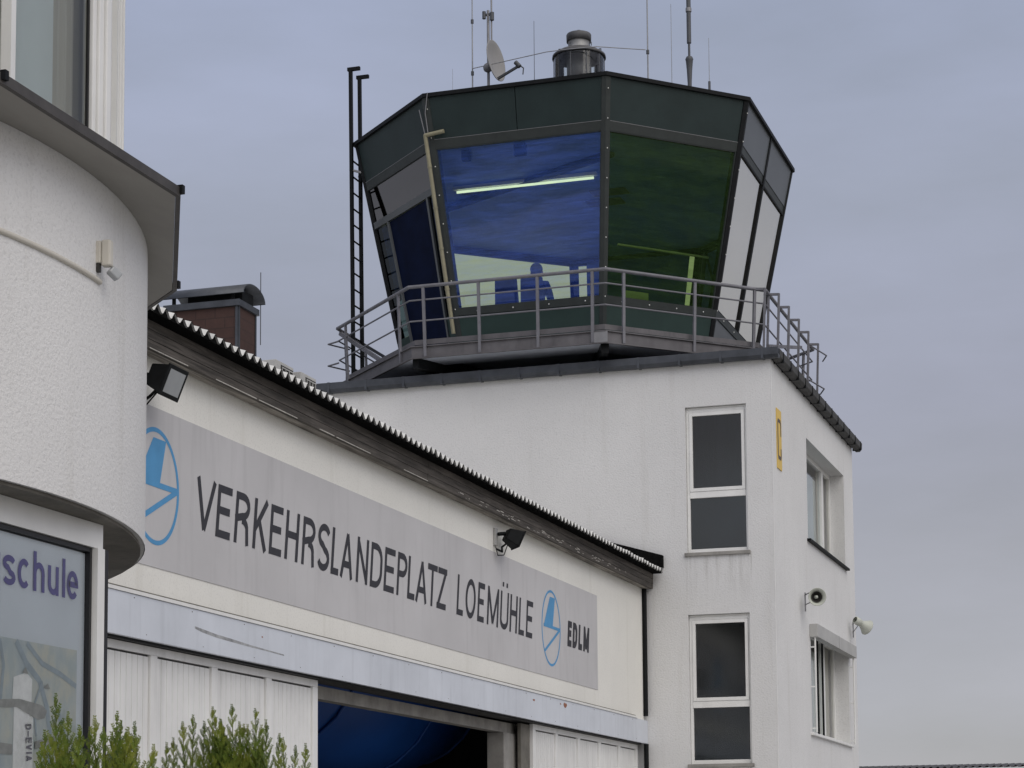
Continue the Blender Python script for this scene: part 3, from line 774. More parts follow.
# blue covered thing in the hangar
tp = thing('blue_tarpaulin', (-9.95, 24.3, 2.7), 'large rounded blue tarpaulin bundle slung in the dark hangar doorway', 'tarpaulin')
b = MB(); nu, nv = 64, 32; vs = []
for j in range(nv + 1):
    ph_ = -math.pi / 2 + math.pi * j / nv
    for i in range(nu):
        t = 2 * math.pi * i / nu
        rr = 1 + .015 * math.sin(9 * t) * math.cos(ph_)
        vs.append((-9.95 + 1.25 * rr * math.cos(ph_) * math.cos(t), 24.3 + 3.7 * rr * math.cos(ph_) * math.sin(t), 4.15 + 1.4 * math.sin(ph_)))
fs = [(j * nu + i, j * nu + (i + 1) % nu, (j + 1) * nu + (i + 1) % nu, (j + 1) * nu + i) for j in range(nv) for i in range(nu)]
b.add(vs, fs, 0, True); b.build('cover', M['blue_tarp'], tp)
for yy in (22.2, 24.3, 26.4):
    k = math.sqrt(1 - ((yy - 24.3) / 3.72) ** 2)
    b = MB(); b.path([(-9.95 + 1.27 * k * math.cos(a), yy, 4.15 + 1.42 * k * math.sin(a)) for a in [math.pi * 2 * q / 24 for q in range(25)]], .02, 6)
    b.tube((-9.95, yy, 4.15 + 1.4 * k), (-9.95, yy, 6.1), .012, 6); b.build('sling', M['blue_tarp'], tp)
b = MB(); vs = []; n_ = 60
for i in range(n_ + 1):
    yy = 18.2 + 9.0 * i / n_
    vs += [(-13.6 + .10 * math.sin(i * 1.3), yy, .05), (-13.6 + .06 * math.sin(i * 1.3 + .4), yy, 5.2)]
b.add(vs, [(2 * i, 2 * i + 2, 2 * i + 3, 2 * i + 1) for i in range(n_)], 0, True)
tag(b.build('hangar_curtain', M['navy_tarp']), 'dark navy curtain hanging deep inside the hangar doorway', 'curtain')

# ------------------------------------------------------------------ airfield sign on the hangar wall
sg = thing('airfield_sign', (XH, 21, 3.98), 'long grey sign with black airfield lettering and two blue emblems on the hangar wall', 'sign')
b = MB(); b.box(XH + .001, XH + .006, 14.25, 27.54, 3.972, 5.217); b.build('board', M['sign_grey'], sg)
lt = Letters((XH + .0062, 0, 0), (0, 1, 0), (0, 0, 1), (1, 0, 0))
LET = [('V', 15.685, 16.045), ('E', 16.079, 16.349), ('R', 16.428, 16.71), ('K', 16.794, 17.077), ('E', 17.131, 17.389), ('H', 17.46, 17.746), ('R', 17.831, 18.112), ('S', 18.179, 18.46), ('L', 18.507, 18.69), ('A', 18.726, 19.035), ('N', 19.121, 19.412), ('D', 19.48, 19.786), ('E', 19.843, 20.123), ('P', 20.195, 20.468), ('L', 20.496, 20.701), ('A', 20.727, 21.063), ('T', 21.063, 21.353), ('Z', 21.363, 21.648),
       ('L', 21.989, 22.194), ('O', 22.266, 22.60), ('E', 22.675, 22.90), ('M', 23.006, 23.404), ('U', 23.466, 23.766), ('W', 23.466, 23.766), ('H', 23.822, 24.096), ('L', 24.161, 24.369), ('E', 24.443, 24.69)]
for ch, a, c in LET: lt.char(ch, a, 4.366, c - a, .441, .064, .88, .14)
for ch, a, c in [('E', 26.16, 26.335), ('D', 26.385, 26.585), ('L', 26.645, 26.815), ('M', 26.87, 27.13)]: lt.char(ch, a, 4.42, c - a, .325, .082, .92, .135)
lt.mb.build('lettering', M['ink'], sg)
def emblem(cy, cz, ry, rz, tr):
    e = Letters((XH + .0062, 0, 0), (0, 1, 0), (0, 0, 1), (1, 0, 0))
    S = lambda x, z: (cy + x * ry, cz + z * rz)
    e.stroke(arc(cy, cz, ry - tr / 2, rz - tr / 2, 0, 360, 64), tr)
    e.poly([S(-.78, .02), S(.16, .04), S(.42, .82), S(-.12, .82)])
    e.stroke([S(-.80, .03), S(.93, .03)], tr * 1.25)
    e.stroke([S(.93, .03), S(-.70, -.64)], tr * 1.25)
    e.mb.build('emblem', M['emblem_blue'], sg)
emblem(25.45, 4.572, .395, .468, .030)
emblem(15.0, 4.604, .395, .458, .036)

# ------------------------------------------------------------------ floodlights under the hangar eave
def flood(y, z, label, facing, k):
    t = thing('floodlight', (XH, y, z), label, 'floodlight', 'floodlights under the hangar eave')
    b = MB(); b.box(XH + .001, XH + .03, y - .06, y + .03, z - .08, z + .12); b.build('wall_bracket', M['ac_grey'], t, bevel=.004)
    ax = Vector(facing).normalized(); sd = ax.cross(Vector((0, 0, 1))).normalized(); u = sd.cross(ax)
    c = Vector((XH + .20 * k, y + .10, z + .03))
    b = MB()
    hx, hz = .155 * k, .115 * k
    fr = [c + ax * .09 + sd * sx * hx + u * sz * hz for sx, sz in ((-1, -1), (1, -1), (1, 1), (-1, 1))]
    bk = [c - ax * .08 * k + sd * sx * hx * .62 + u * sz * hz * .7 for sx, sz in ((-1, -1), (1, -1), (1, 1), (-1, 1))]
    b.hexa(bk + fr); b.build('housing', M['black_metal'], t, bevel=.008)
    b = MB(); b.hexa([c + ax * d + sd * sx * hx * 1.06 + u * sz * hz * 1.08 for d in (.09, .105) for sx, sz in ((-1, -1), (1, -1), (1, 1), (-1, 1))])
    b.build('front_frame', M['black_metal'], t, bevel=.004)
    b = MB(); b.hexa([c + ax * d + sd * sx * hx * .82 + u * sz * hz * .80 for d in (.105, .108) for sx, sz in ((-1, -1), (1, -1), (1, 1), (-1, 1))])
    b.build('front_glass', M['lamp_glass'], t)
    b = MB(); b.path([c - sd * .0 - u * .10 - ax * .02, c - u * .16 - ax * .05, Vector((XH + .09, y, z - .15)), Vector((XH + .03, y - .04, z - .12))], .012, 6)
    b.build('arm', M['black_metal'], t)
    b = MB(); b.path([c - ax * .08, Vector((XH + .05, y - .02, z + .05))], .022, 8); b.build('pivot', M['black_metal'], t)
    b = MB(); b.path([Vector((XH + .03, y - .05, z - .10)), Vector((XH + .06, y - .07, z - .20)), Vector((XH + .11, y, z - .19)), c - u * .10], .006, 6); b.build('cable', M['black_metal'], t)
    return t
flood(14.62, 5.34, 'black floodlight with pale glass beside the curved pavilion wall', (.92, .02, -.38), 1)
flood(23.3, 5.37, 'black floodlight over the right end of the airfield sign', (.72, .55, -.42), .82)

# ------------------------------------------------------------------ roof things behind the eave
ch = thing('chimney', (-11.75, 24.3, 6.4), 'brown shingle clad chimney with dark arched metal hood', 'chimney')
b = MB(); b.box(-12.222, -11.27, 24.0, 24.515, 6.3, 8.55); b.build('shaft', M['brick_slate'], ch)
b = MB(); b.box(-11.268, -11.255, 24.0, 24.03, 6.3, 8.55); b.box(-11.268, -11.255, 24.488, 24.515, 6.3, 8.55); b.box(-11.30, -11.268, 23.985, 23.998, 6.3, 8.55); b.build('corner_trim', M['gutter'], ch)
b = MB(); b.box(-12.27, -11.235, 23.96, 24.555, 8.552, 8.63); b.build('coping', M['gutter'], ch)
b = MB()
n_ = 16; T = []
for i in range(n_ + 1):
    t = math.pi * i / n_
    for r_ in (.33, .30):
        yy = 24.26 - math.cos(t) * r_; z_ = 8.70 + math.sin(t) * r_ * .50
        T += [(-12.30, yy, z_), (-11.17, yy, z_)]
fs = []
for i in range(n_):
    a = 4 * i; c = a + 4
    fs += [(a, c, c + 1, a + 1), (a + 2, a + 3, c + 3, c + 2), (a, a + 2, c + 2, c), (a + 1, c + 1, c + 3, a + 3)]
b.add(T, fs, 0, True); hood = b.build('hood', M['gutter'], ch)
for xx in (-12.15, -11.35):
    for yy in (24.02, 24.5): b = MB(); b.box(xx - .02, xx + .02, yy - .015, yy + .015, 8.63, 8.75); b.build('hood_leg', M['black_metal'], hood)
b = MB(); b.box(-12.0, -11.26, 24.10, 24.42, 8.64, 8.78); b.build('flue_core', M['black_metal'], ch)
b = MB(); b.tube((-11.25, 24.62, 8.2), (-11.25, 24.62, 9.13), .006, 6); tag(b.build('lightning_rod', M['antenna_dark']), 'thin lightning rod behind the brown chimney', 'rod')
def vent(x0, x1, y0, y1, zt, label):
    t = thing('ventilation_box', ((x0 + x1) / 2, (y0 + y1) / 2, zt - .95), label, 'ventilation box', 'grey ventilation boxes on the hangar roof')
    b = MB(); b.box(x0, x1, y0, y1, zt - .75, zt); b.build('casing', M['ac_grey'], t, bevel=.006)
    b = MB(); b.box(x1 + .001, x1 + .004, y0 + .14, y1 - .02, zt - .73, zt - .04); b.build('opening', M['horn_dark'], t)
    b = MB()
    for i in range(4):
        yy = y0 + .17 + (y1 - y0 - .21) * i / 3; b.box(x1 + .006, x1 + .012, yy - .006, yy + .006, zt - .72, zt - .06)
    for i in range(5):
        z_ = zt - .07 - i * .155; b.box(x1 + .013, x1 + .016, y0 + .16, y1 - .03, z_ - .006, z_ + .006)
    b.build('grille', M['ac_grey'], t)
    b = MB()
    for yy in (y0 + .1, y1 - .1): b.box(x0 + .02, x1 - .02, yy - .02, yy + .02, zt - .95, zt - .752)
    b.build('support', M['grey_metal'], t)
vent(-10.945, -10.759, 24.0, 24.53, 7.845, 'grey ventilation box with grille, nearer the brown chimney')
vent(-10.92, -10.733, 24.7, 25.18, 7.84, 'grey ventilation box with grille, next to the tower eave')

# ------------------------------------------------------------------ tower block
XR, XL, YF, YBK, ZT = -5.842, -12.83, 30.0, 37.12, 8.80
tw = thing('tower_block', ((XR + XL) / 2, 33.5, 0), 'white rendered tower block with tall windows, under the control cab', 'tower')
# front wall with two openings; right wall with two openings
wins_f = [(-7.09, -6.205, 3.06, 5.20), (-7.09, -6.205, 6.052, 8.18)]
wins_r = [(32.75, 36.25, 3.655, 5.30), (32.71, 36.17, 6.60, 8.165)]
b = MB()
fx = [XL, -7.09, -6.205, XR]
TH = 0.30
b.box(XL, -7.09, YF, YF + TH, 0, ZT); b.box(-6.205, XR, YF, YF + TH, 0, ZT)
zs = [0, 3.06, 5.20, 6.052, 8.18, ZT]
for i in (0, 2, 4): b.box(-7.09, -6.205, YF, YF + TH, zs[i], zs[i + 1])
y0 = YF + TH
b.box(XR - TH, XR, y0, 32.71, 0, ZT)
b.box(XR - TH, XR, 36.25, YBK, 0, ZT)
b.box(XR - TH, XR, 32.71, 36.25, 0, 3.655)
b.box(XR - TH, XR, 32.71, 32.75, 3.655, 5.30)
b.box(XR - TH, XR, 32.71, 36.25, 5.30, 6.60)
b.box(XR - TH, XR, 36.17, 36.25, 6.60, 8.165)
b.box(XR - TH, XR, 32.71, 36.25, 8.165, ZT)
b.box(XL, XR - TH, YBK - TH, YBK, 0, ZT); b.box(XL, XL + TH, y0, YBK - TH, 0, ZT)
b.build('wall', M['plaster_tower'], tw)
b = MB(); b.box(XR + .001, XR + .004, YF + .002, YF + .045, 0, ZT - .1); b.build('corner_bead', M['frame_white'], tw)
b = MB(); b.box(XL + .3, XR - .3, YF + .3, YBK - .3, 5.55, 5.75); b.box(XL + .3, XR - .3, YF + .3, YBK - .3, ZT - .15, ZT - .02); b.build('inner_floor', M['dark_interior'], tw)
b = MB(); b.box(XL + .32, XR - .32, YF + 1.5, YF + 1.6, 5.76, 8.6); b.box(XL + .32, XR - .32, YF + 2.2, YF + 2.3, 0.02, 5.5); b.build('partition', M['plaster_near'], tw)
b = MB(); b.box(XL, XR, YF, YBK, ZT + .001, ZT + .10); b.build('roof', M['flat_roof'], tw)
# gutters
def gutter_prof(p0, p1, outd):
    mb = MB(); prof = [(0.0, .0), (.0, -.11), (.03, -.145), (.10, -.145), (.135, -.10), (.14, .0), (.130, .0), (.125, -.09), (.01, -.09), (.01, .0)]
    n = len(prof); vs = [p0 + outd * o + Vector((0, 0, z)) for o, z in prof] + [p1 + outd * o + Vector((0, 0, z)) for o, z in prof]
    mb.add(vs, [(i, (i + 1) % n, n + (i + 1) % n, n + i) for i in range(n)] + [tuple(range(n))[::-1], tuple(range(n, 2 * n))])
    return mb
mb = gutter_prof(Vector((XL - .02, YF - .003, 8.925)), Vector((XR + .137, YF - .003, 8.925)), Vector((0, -1, 0)))
gt = mb.build('gutter', M['gutter'], tw)
for i in range(12):
    x = XL + .3 + i * .6; b = MB(); b.box(x - .018, x + .018, YF - .146, YF - .0, 8.776, 8.93); b.build('gutter_bracket', M['gutter'], gt)
mb = gutter_prof(Vector((XR + .003, YF - .0, 8.922)), Vector((XR + .003, YBK + .25, 8.922)), Vector((1, 0, 0)))
gt = mb.build('gutter', plain('grimy gutter', (0.045, 0.044, 0.042), 0.7, var=0.4, scale=12), tw)
for i in range(13):
    y = YF + .25 + i * .58; b = MB(); b.box(XR + .001, XR + .149, y - .016, y + .016, 8.772, 8.927); b.build('gutter_bracket', M['black_metal'], gt)
# tall windows on the front
def tall_window(x0, x1, z0, z1, nm):
    fr = MB(); yo = YF + .055; w_ = .045
    zt_ = z0 + (z1 - z0) * .405
    fr.box(x0 + .004, x0 + w_, yo, yo + .06, z0 + .03, z1 - .03); fr.box(x1 - w_ + .01, x1 - .004, yo, yo + .06, z0 + .03, z1 - .03)
    fr.box(x0 + .004, x1 - .004, yo + .004, yo + .055, z1 - .0295, z1 - .004); fr.box(x0 + w_, x1 - w_ + .01, yo, yo + .06, z1 - .075, z1 - .03); fr.box(x0 + w_, x1 - w_ + .01, yo, yo + .06, z0 + .03, z0 + .085)
    fr.box(x0 + w_, x1 - w_ + .01, yo - .008, yo + .052, zt_ - .045, zt_ + .045)
    f_ = fr.build('window', M['frame_white'], tw, bevel=.004)
    s_ = MB(); a, c = x0 + w_ + .003, x1 - w_ + .007; zb_, zc_ = zt_ + .048, z1 - .078
    for q in ((a, a + .045, zb_, zc_), (c - .045, c, zb_, zc_), (a + .045, c - .045, zb_, zb_ + .05), (a + .045, c - .045, zc_ - .05, zc_)):
        s_.box(q[0], q[1], yo - .014, yo + .045, q[2], q[3])
    s_.build('sash', M['frame_white'], f_, bevel=.004)
    p = MB(); p.quad((a + .04, yo + .02, zb_ + .04), (c - .04, yo + .02, zb_ + .04), (c - .04, yo + .02, zc_ - .04), (a + .04, yo + .02, zc_ - .04))
    p.quad((a - .004, yo + .035, z0 + .08), (c + .004, yo + .035, z0 + .08), (c + .004, yo + .035, zt_ - .04), (a - .004, yo + .035, zt_ - .04))
    p.build('pane', M['g_window'], f_)
    p = MB(); p.box(x0 - .03, x1 + .03, YF - .035, yo - .002, z0 - .02, z0 + .028); p.build('sill', M['concrete'], f_, bevel=.003)
for q in wins_f: tall_window(*q, 'w')
# deep windows on the right side
def side_window(y0, y1, z0, z1, ym):
    xo = XR - .23; w_ = .06; fr = MB()
    fr.box(xo - .06, xo, y0 + .002, y0 + w_, z0 + .03, z1 - .002); fr.box(xo - .06, xo, y1 - w_, y1 - .002, z0 + .03, z1 - .002)
    fr.box(xo - .06, xo, y0 + w_, y1 - w_, z1 - .07, z1 - .002); fr.box(xo - .06, xo, y0 + w_, y1 - w_, z0 + .03, z0 + .10)
    fr.box(xo - .06, xo + .012, ym - .07, ym + .07, z0 + .10, z1 - .07)
    f_ = fr.build('window', M['frame_white'], tw, bevel=.004)
    p = MB(); p.quad((xo - .03, y0 + w_ - .01, z0 + .09), (xo - .03, y1 - w_ + .01, z0 + .09), (xo - .03, y1 - w_ + .01, z1 - .06), (xo - .03, y0 + w_ - .01, z1 - .06)); p.build('pane', M['g_clear'], f_)
    p = MB(); p.quad((xo - .10, y0 + .02, z0 + .06), (xo - .10, ym - .02, z0 + .06), (xo - .10, ym - .02, z1 - .22), (xo - .10, y0 + .02, z1 - .22)); p.build('roller_blind', M['curtain_pale'], f_)
    p = MB(); n_ = 30
    for i in range(n_):
        a, c = ym + .05 + (y1 - ym - .1) * i / n_, ym + .05 + (y1 - ym - .1) * (i + 1) / n_
        p.quad((xo - .12 + .02 * math.sin(i * 1.1), a, z0 + .06), (xo - .12 + .02 * math.sin((i + 1) * 1.1), c, z0 + .06), (xo - .12 + .02 * math.sin((i + 1) * 1.1), c, z1 - .02), (xo - .12 + .02 * math.sin(i * 1.1), a, z1 - .02))
    p.build('curtain', M['curtain_beige'], f_)
    return f_
f1 = side_window(32.71, 36.17, 6.60, 8.165, 35.35)
b = MB(); b.box(XR - .24, XR + .06, 32.62, 36.26, 6.565, 6.60); b.build('sill', M['black_metal'], f1, bevel=.003)
f2 = side_window(32.75, 36.25, 3.655, 5.30, 35.15)
b = MB(); b.box(XR - .24, XR + .05, 32.60, 36.40, 3.615, 3.652); b.build('sill', M['frame_white'], f2, bevel=.003)
b = MB(); b.box(XR + .002, XR + .125, 32.66, 36.36, 5.10, 5.30); b.build('shutter_box', M['ac_grey'], f2, bevel=.006)
b = MB(); b.box(XR + .001, XR + .127, 34.6, 34.605, 5.098, 5.302); b.build('shutter_box_joint', M['horn_dark'], f2)
for yy in (32.70, 36.30):
    b = MB(); b.tube((XR + .075, yy, 3.66), (XR + .075, yy, 5.098), .014, 8)
    for z_ in (3.72, 4.35, 4.95): b.bar((XR + .001, yy, z_), (XR + .075, yy, z_), .02, .02)
    b.build('guide_rail', M['frame_white'], f2)
b = MB()
for yy, xx in ((34.2, XR - .16), (34.65, XR - .16)): b.tube((xx, yy, 3.70), (xx, yy, 5.20), .018, 8)
b.build('security_bar', M['black_metal'], f2)

# yellow plate with the letter C near the corner
yp = thing('reporting_sign', (XR, 30.5, 7.3), 'narrow yellow plate with dark C on the tower side near the corner', 'sign')
b = MB(); b.box(XR + .002, XR + .014, 30.33, 30.66, 7.29, 8.155); b.build('plate', M['yellow'], yp)
lt = Letters((XR + .0145, 0, 0), (0, 1, 0), (0, 0, 1), (1, 0, 0))
lt.stroke([(30.60, 7.78), (30.60, 7.96), (30.57, 7.99), (30.41, 7.99), (30.385, 7.96), (30.385, 7.50), (30.41, 7.455), (30.57, 7.455), (30.60, 7.49), (30.60, 7.60)], .055)
lt.mb.build('letter', M['brown_ink'], yp)

# horn loudspeakers
def horn(y, z, direction, label, base_y):
    t = thing('horn_speaker', (XR, base_y, z), label, 'loudspeaker', 'horn loudspeakers on the tower side')
    d = Vector(direction).normalized(); c = Vector((XR + .24, y, z))
    b = MB(); b.lathe([(.05, -.22), (.064, -.21), (.066, -.11), (.055, -.10), (.06, -.055), (.085, 0), (.122, .066), (.135, .083), (.13, .086), (.108, .06), (.066, 0), (.02, -.04)], c, d, 28)
    b.build('horn', M['horn'], t)
    b = MB(); b.lathe([(0, -.06), (.05, -.012), (.08, .045)], c, d, 24); b.build('throat', M['horn_dark'], t)
    b = MB(); b.ball(c + d * .02, .026, n=12, m=8); b.build('driver_plug', M['horn'], t)
    b = MB(); b.box(XR + .001, XR + .012, base_y - .03, base_y + .03, z - .16, z + .12)
    b.path([Vector((XR + .01, base_y, z + .09)), c + Vector((-.05, 0, .09)), c - d * .12], .010, 6); b.path([Vector((XR + .01, base_y, z - .06)), c + Vector((-.04, 0, -.06)) - d * .1], .008, 6)
    b.build('bracket', M['grey_metal'], t)
horn(31.95, 5.615, (.35, -1, -.10), 'grey horn loudspeaker facing the camera with dark mouth above shutter box', 32.33)
horn(36.45, 5.66, (.55, .75, -.38), 'grey horn loudspeaker seen from behind at the tower rear corner', 36.8)

# ------------------------------------------------------------------ gallery round the control cab
CX = -9.60
def octo(hf, hx, yf, yr):
    dy = hx - hf
    return [(-hx + CX, yf + dy), (-hf + CX, yf), (hf + CX, yf), (hx + CX, yf + dy), (hx + CX, yr - dy), (hf + CX, yr), (-hf + CX, yr), (-hx + CX, yr - dy)]
PL = octo(1.475, 3.37, 29.55, 37.25)
def inset(k): return octo(1.475 - .414 * k, 3.37 - k, 29.55 + k, 37.25 - k)
gal = thing('gallery', (CX, 33.4, 8.9), 'grey steel gallery with slim railings round the control cab', 'gallery')
b = MB(); b.prism(inset(.065), 9.255, 9.285); b.build('deck', M['deck_under'], gal)
b = MB()
def oring(mb, k0, k1, z0, z1): ring(mb, inset(k0), inset(k1), z0, z1)
oring(b, 0, .012, 9.10, 9.285); oring(b, -.03, 0, 9.272, 9.286); oring(b, -.03, 0, 9.099, 9.113)
b.build('channel_beam', M['deck_metal'], gal)
b = MB(); oring(b, .05, .62, 9.128, 9.134); b.build('underside_panel', M['deck_under'], gal)
b = MB(); oring(b, .06, .072, 9.32, 9.395); b.build('toe_board', M['deck_metal'], gal)
# carrying beams below
b = MB()
for p in PL:
    q = Vector((CX, 33.4, 9.04)); pp = Vector((p[0], p[1], 9.04)); b.bar(pp.lerp(q, .02) + Vector((0, 0, .06)), pp.lerp(q, .7) + Vector((0, 0, .06)), .11, .24)
b.build('carrying_beam', M['black_metal'], gal)
b = MB()
for x, y in ((-11.9, 31), (-7.2, 31), (-11.9, 36), (-7.2, 36), (-9.5, 31), (-9.5, 36)): b.box(x - .15, x + .15, y - .15, y + .15, 8.9, 9.0)
b.box(-12.0, -7.1, 31.4, 35.6, 8.9, 9.22)
b.build('support_plinth', M['dark_interior'], gal)
# railing posts
RZ = 10.165
def along(poly, i, u, z): 
    a = Vector((*poly[i], z)); c = Vector((*poly[(i + 1) % 8], z)); return a.lerp(c, u)
rail_o = inset(-.10); rail_b = inset(-.012)
posts = {0: (.12, .86), 1: (.075, .36, .66, .935), 2: (.11, .55, .93), 3: (.06, .26, .47, .68, .90), 4: (.1, .5, .9), 5: (.08, .36, .64, .92), 6: (.1, .5, .9), 7: (.08, .3, .5, .7, .92)}
lean = inset(-.06)
for i, us in posts.items():
    for u in us:
        b = MB(); p0 = along(rail_b, i, u, 9.12); p1 = along(lean, i, u, RZ - .01)
        b.bar(p0, p1, .042, .032, up=(p1 - p0).cross(Vector((*rail_b[(i + 1) % 8], 0)) - Vector((*rail_b[i], 0)))); b.build('post', M['rail_metal'], gal)
def loop_tube(mb, poly, z, r, flat=None, skip=()):
    for i in range(8):
        if i in skip: continue
        a = Vector((*poly[i], z)); c = Vector((*poly[(i + 1) % 8], z))
        if flat: mb.bar(a, c, flat[0], flat[1])
        else:
            mb.tube(a, c, r, 8)
        mb.ball(a, r * 1.02 if not flat else .02, n=8, m=5)
b = MB(); loop_tube(b, lean, RZ, .027); b.build('top_rail', M['rail_metal'], gal)
b = MB(); loop_tube(b, inset(-.045), 9.965, .0125); b.build('middle_rail', M['rail_metal'], gal)
b = MB(); loop_tube(b, inset(-.03), 9.655, .0125); b.build('lower_rail', M['rail_metal'], gal)
# stand-off brackets on the right and left side of the rail
b = MB()
for i, us in ((3, (.06, .26, .47, .68, .90)), (2, (.93,))):
    for u in us:
        p = along(lean, i, u, RZ); b.bar(p + Vector((-.02, 0, 0)), p + Vector((.16, 0, -.012)), .03, .035); b.bar(p + Vector((.155, 0, 0)), p + Vector((.115, 0, -1.0)), .04, .03)
for z_, pr in ((10.0, .19), (9.45, .14)):
    p0, p1 = along(lean, 3, .84, z_), along(lean, 3, 1.0, z_)
    b.path([p0 + Vector((pr - .05, -.3, 0)), p0 + Vector((pr + .08, .35, -.02)), p1 + Vector((pr - .05, .1, -.02))], .012, 6)
b.bar(along(lean, 3, .03, 9.35), along(lean, 3, .72, 9.95), .04, .05)
b.build('outer_bracket', M['rail_metal'], gal)
b = MB()
for z_ in (9.95, 9.60):
    p0, p1 = along(lean, 0, .02, z_), along(lean, 7, .8, z_)
    b.path([p0, Vector((p0.x - .22, p0.y + .10, z_ - .01)), Vector((p0.x - .02, p0.y + .5, z_ - .02))], .014, 6)
b.bar(along(lean, 7, .97, RZ - .05), along(inset(.2), 0, .50, 9.32), .05, .06)
b.build('end_bracket', M['rail_metal'], gal)
b = MB(); p = along(rail_b, 1, 1.0, 9.19); b.box(p.x - .17, p.x + .03, p.y - .012, p.y - .002, 9.115, 9.27); b.build('joint_plate', M['grey_metal'], gal)

# ------------------------------------------------------------------ control cab
ZC, ZF, KL = 13.2, 9.30, .75 / 3.9
CX2 = -9.55
def cab(z, extra=0.0):
    d = (ZC - z) * KL + extra
    hf, hx, yf, yr = 1.42 - .414 * d, 3.165 - d, 29.79 + d, 36.86 - d; dy = hx - hf; hr = hf - .22
    return [Vector((CX2 + x, y, z)) for x, y in ((-hx - .06, yf + dy - .03), (-hf, yf), (hf, yf), (hx, yf + dy), (hx, yr - dy), (hr + .09, yr + .06), (-hr, yr + .06), (-hx - .06, yr - dy))]
def cp(i, u, z, e=0.0):
    q = cab(z, e); return q[i].lerp(q[(i + 1) % 8], u)
def panel(mb, i, u0, u1, z0, z1, e0, e1, mi=0):
    # e0 outer inset, e1 inner inset
    return mb.hexa([cp(i, u0, z0, e0), cp(i, u1, z0, e0), cp(i, u1, z0, e1), cp(i, u0, z0, e1),
                    cp(i, u0, z1, e0), cp(i, u1, z1, e0), cp(i, u1, z1, e1), cp(i, u0, z1, e1)], mi)
cb = thing('control_cab', (CX2, 33.2, 9.3), 'dark green octagonal control cab with outward leaning windows on top of the tower', 'control cab')
ZL, ZWT, ZWB, ZSB = 12.515, 12.38, 10.03, 9.925
for i in range(8):
    side = i in (3, 7)
    n_top = 2 if i in (3, 4, 5, 1) else 1
    for k in range(n_top):
        b = MB(); a, c = k / n_top, (k + 1) / n_top
        if k: a += .004
        panel(b, i, a, c, ZL + .004, 13.13, .012, .06)
        b.build('top_panel', M['side_panel'] if i == 3 else M['dark_green'], cb)
    b = MB()
    if i == 3: panel(b, i, 0, 1, ZWT + .02, ZL, .02, .10)
    else: panel(b, i, 0, 1, ZWT, ZL, .004, .10)
    b.build('window_head', M['dark_frame'], cb)
    if i not in (3,):
        b = MB(); panel(b, i, .02, .98, ZL - .003, ZL + .003, .002, .02); b.build('head_seam', M['grey_metal'], cb)
    if i != 0:
        b = MB(); panel(b, i, 0, 1, ZSB, ZWB, -.006, .12); b.build('sill', M['dark_frame'], cb)
        b = MB(); panel(b, i, 0, 1, ZF, ZSB - .003, .012, .08); b.build('spandrel', M['side_panel'] if i == 3 else M['green_spandrel'], cb)
b = MB(); q = cab(ZC, -.02); b.prism([(p.x, p.y) for p in q], 13.132, 13.19); b.build('roof_edge', M['black_metal'], cb)
b = MB(); q = cab(ZC, .0); n0 = len(q)
apex = Vector((CX2, 33.2, 13.46)); b.add([Vector((p.x, p.y, 13.192)) for p in q] + [apex], [(k, (k + 1) % 8, 8) for k in range(8)]); b.build('roof', M['flat_roof'], cb)
# corner posts
for i in range(8):
    b = MB(); w_ = .055
    f_ = lambda k, u, z, e: cp(k, u, z, e)
    L0 = (cab(ZF)[i] - cab(ZF)[i - 1]).length; L1 = (cab(ZF)[(i + 1) % 8] - cab(ZF)[i]).length
    ua, ub = 1 - w_ / L0, w_ / L1
    for z0, z1 in ((ZF, 13.13),):
        vs = []
        for z in (z0, z1):
            vs += [cp((i - 1) % 8, ua, z, -.004), cab(z, -.004)[i], cp(i, ub, z, -.004), cp(i, ub, z, .1), cab(z, .1)[i], cp((i - 1) % 8, ua, z, .1)]
        b.add(vs, [(5, 4, 3, 2, 1, 0), (6, 7, 8, 9, 10, 11)] + [(k, (k + 1) % 6, 6 + (k + 1) % 6, 6 + k) for k in range(6)])
    po = b.build('corner_post', M['dark_frame'] if i in (2, 1) else M['black_metal'], cb)
    b = MB()
    for k in range(9):
        z = 9.6 + k * .42
        p = cp(i, ub * .45, z, -.006); b.ball(p, .011, n=6, m=4)
    for k in range(4):
        p = cp(i, .16 + .24 * k, 9.975, -.008); b.ball(p, .012, n=6, m=4)
    if i in (1, 2, 3): b.build('screw', M['screw'], po)
# glazing
def pane(i, u0, u1, z0, z1, mt, e=.03, nm='pane'):
    b = MB(); b.quad(cp(i, u0, z0, e), cp(i, u1, z0, e), cp(i, u1, z1, e), cp(i, u0, z1, e)); return b.build(nm, mt, cb)
def frame_rect(i, u0, u1, z0, z1, t=.035, nm='window_frame', mt=None, e=(.008, .06)):
    b = MB(); L = (cab(11)[(i + 1) % 8] - cab(11)[i]).length; du = t / L
    panel(b, i, u0, u0 + du, z0, z1, *e); panel(b, i, u1 - du, u1, z0, z1, *e)
    panel(b, i, u0 + du, u1 - du, z1 - t, z1, *e); panel(b, i, u0 + du, u1 - du, z0, z0 + t, *e)
    return b.build(nm, mt or M['dark_frame'], cb)
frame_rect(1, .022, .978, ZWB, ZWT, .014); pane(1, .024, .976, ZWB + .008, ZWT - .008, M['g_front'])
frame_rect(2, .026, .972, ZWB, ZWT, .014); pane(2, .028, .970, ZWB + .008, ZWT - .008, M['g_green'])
frame_rect(3, .015, .50, ZWB, ZWT + .02, .03, mt=M['black_metal']); frame_rect(3, .50, .985, ZWB, ZWT + .02, .03, mt=M['black_metal'])
pane(3, .02, .495, ZWB, ZWT, M['g_side']); pane(3, .505, .98, ZWB, ZWT, M['g_side'])
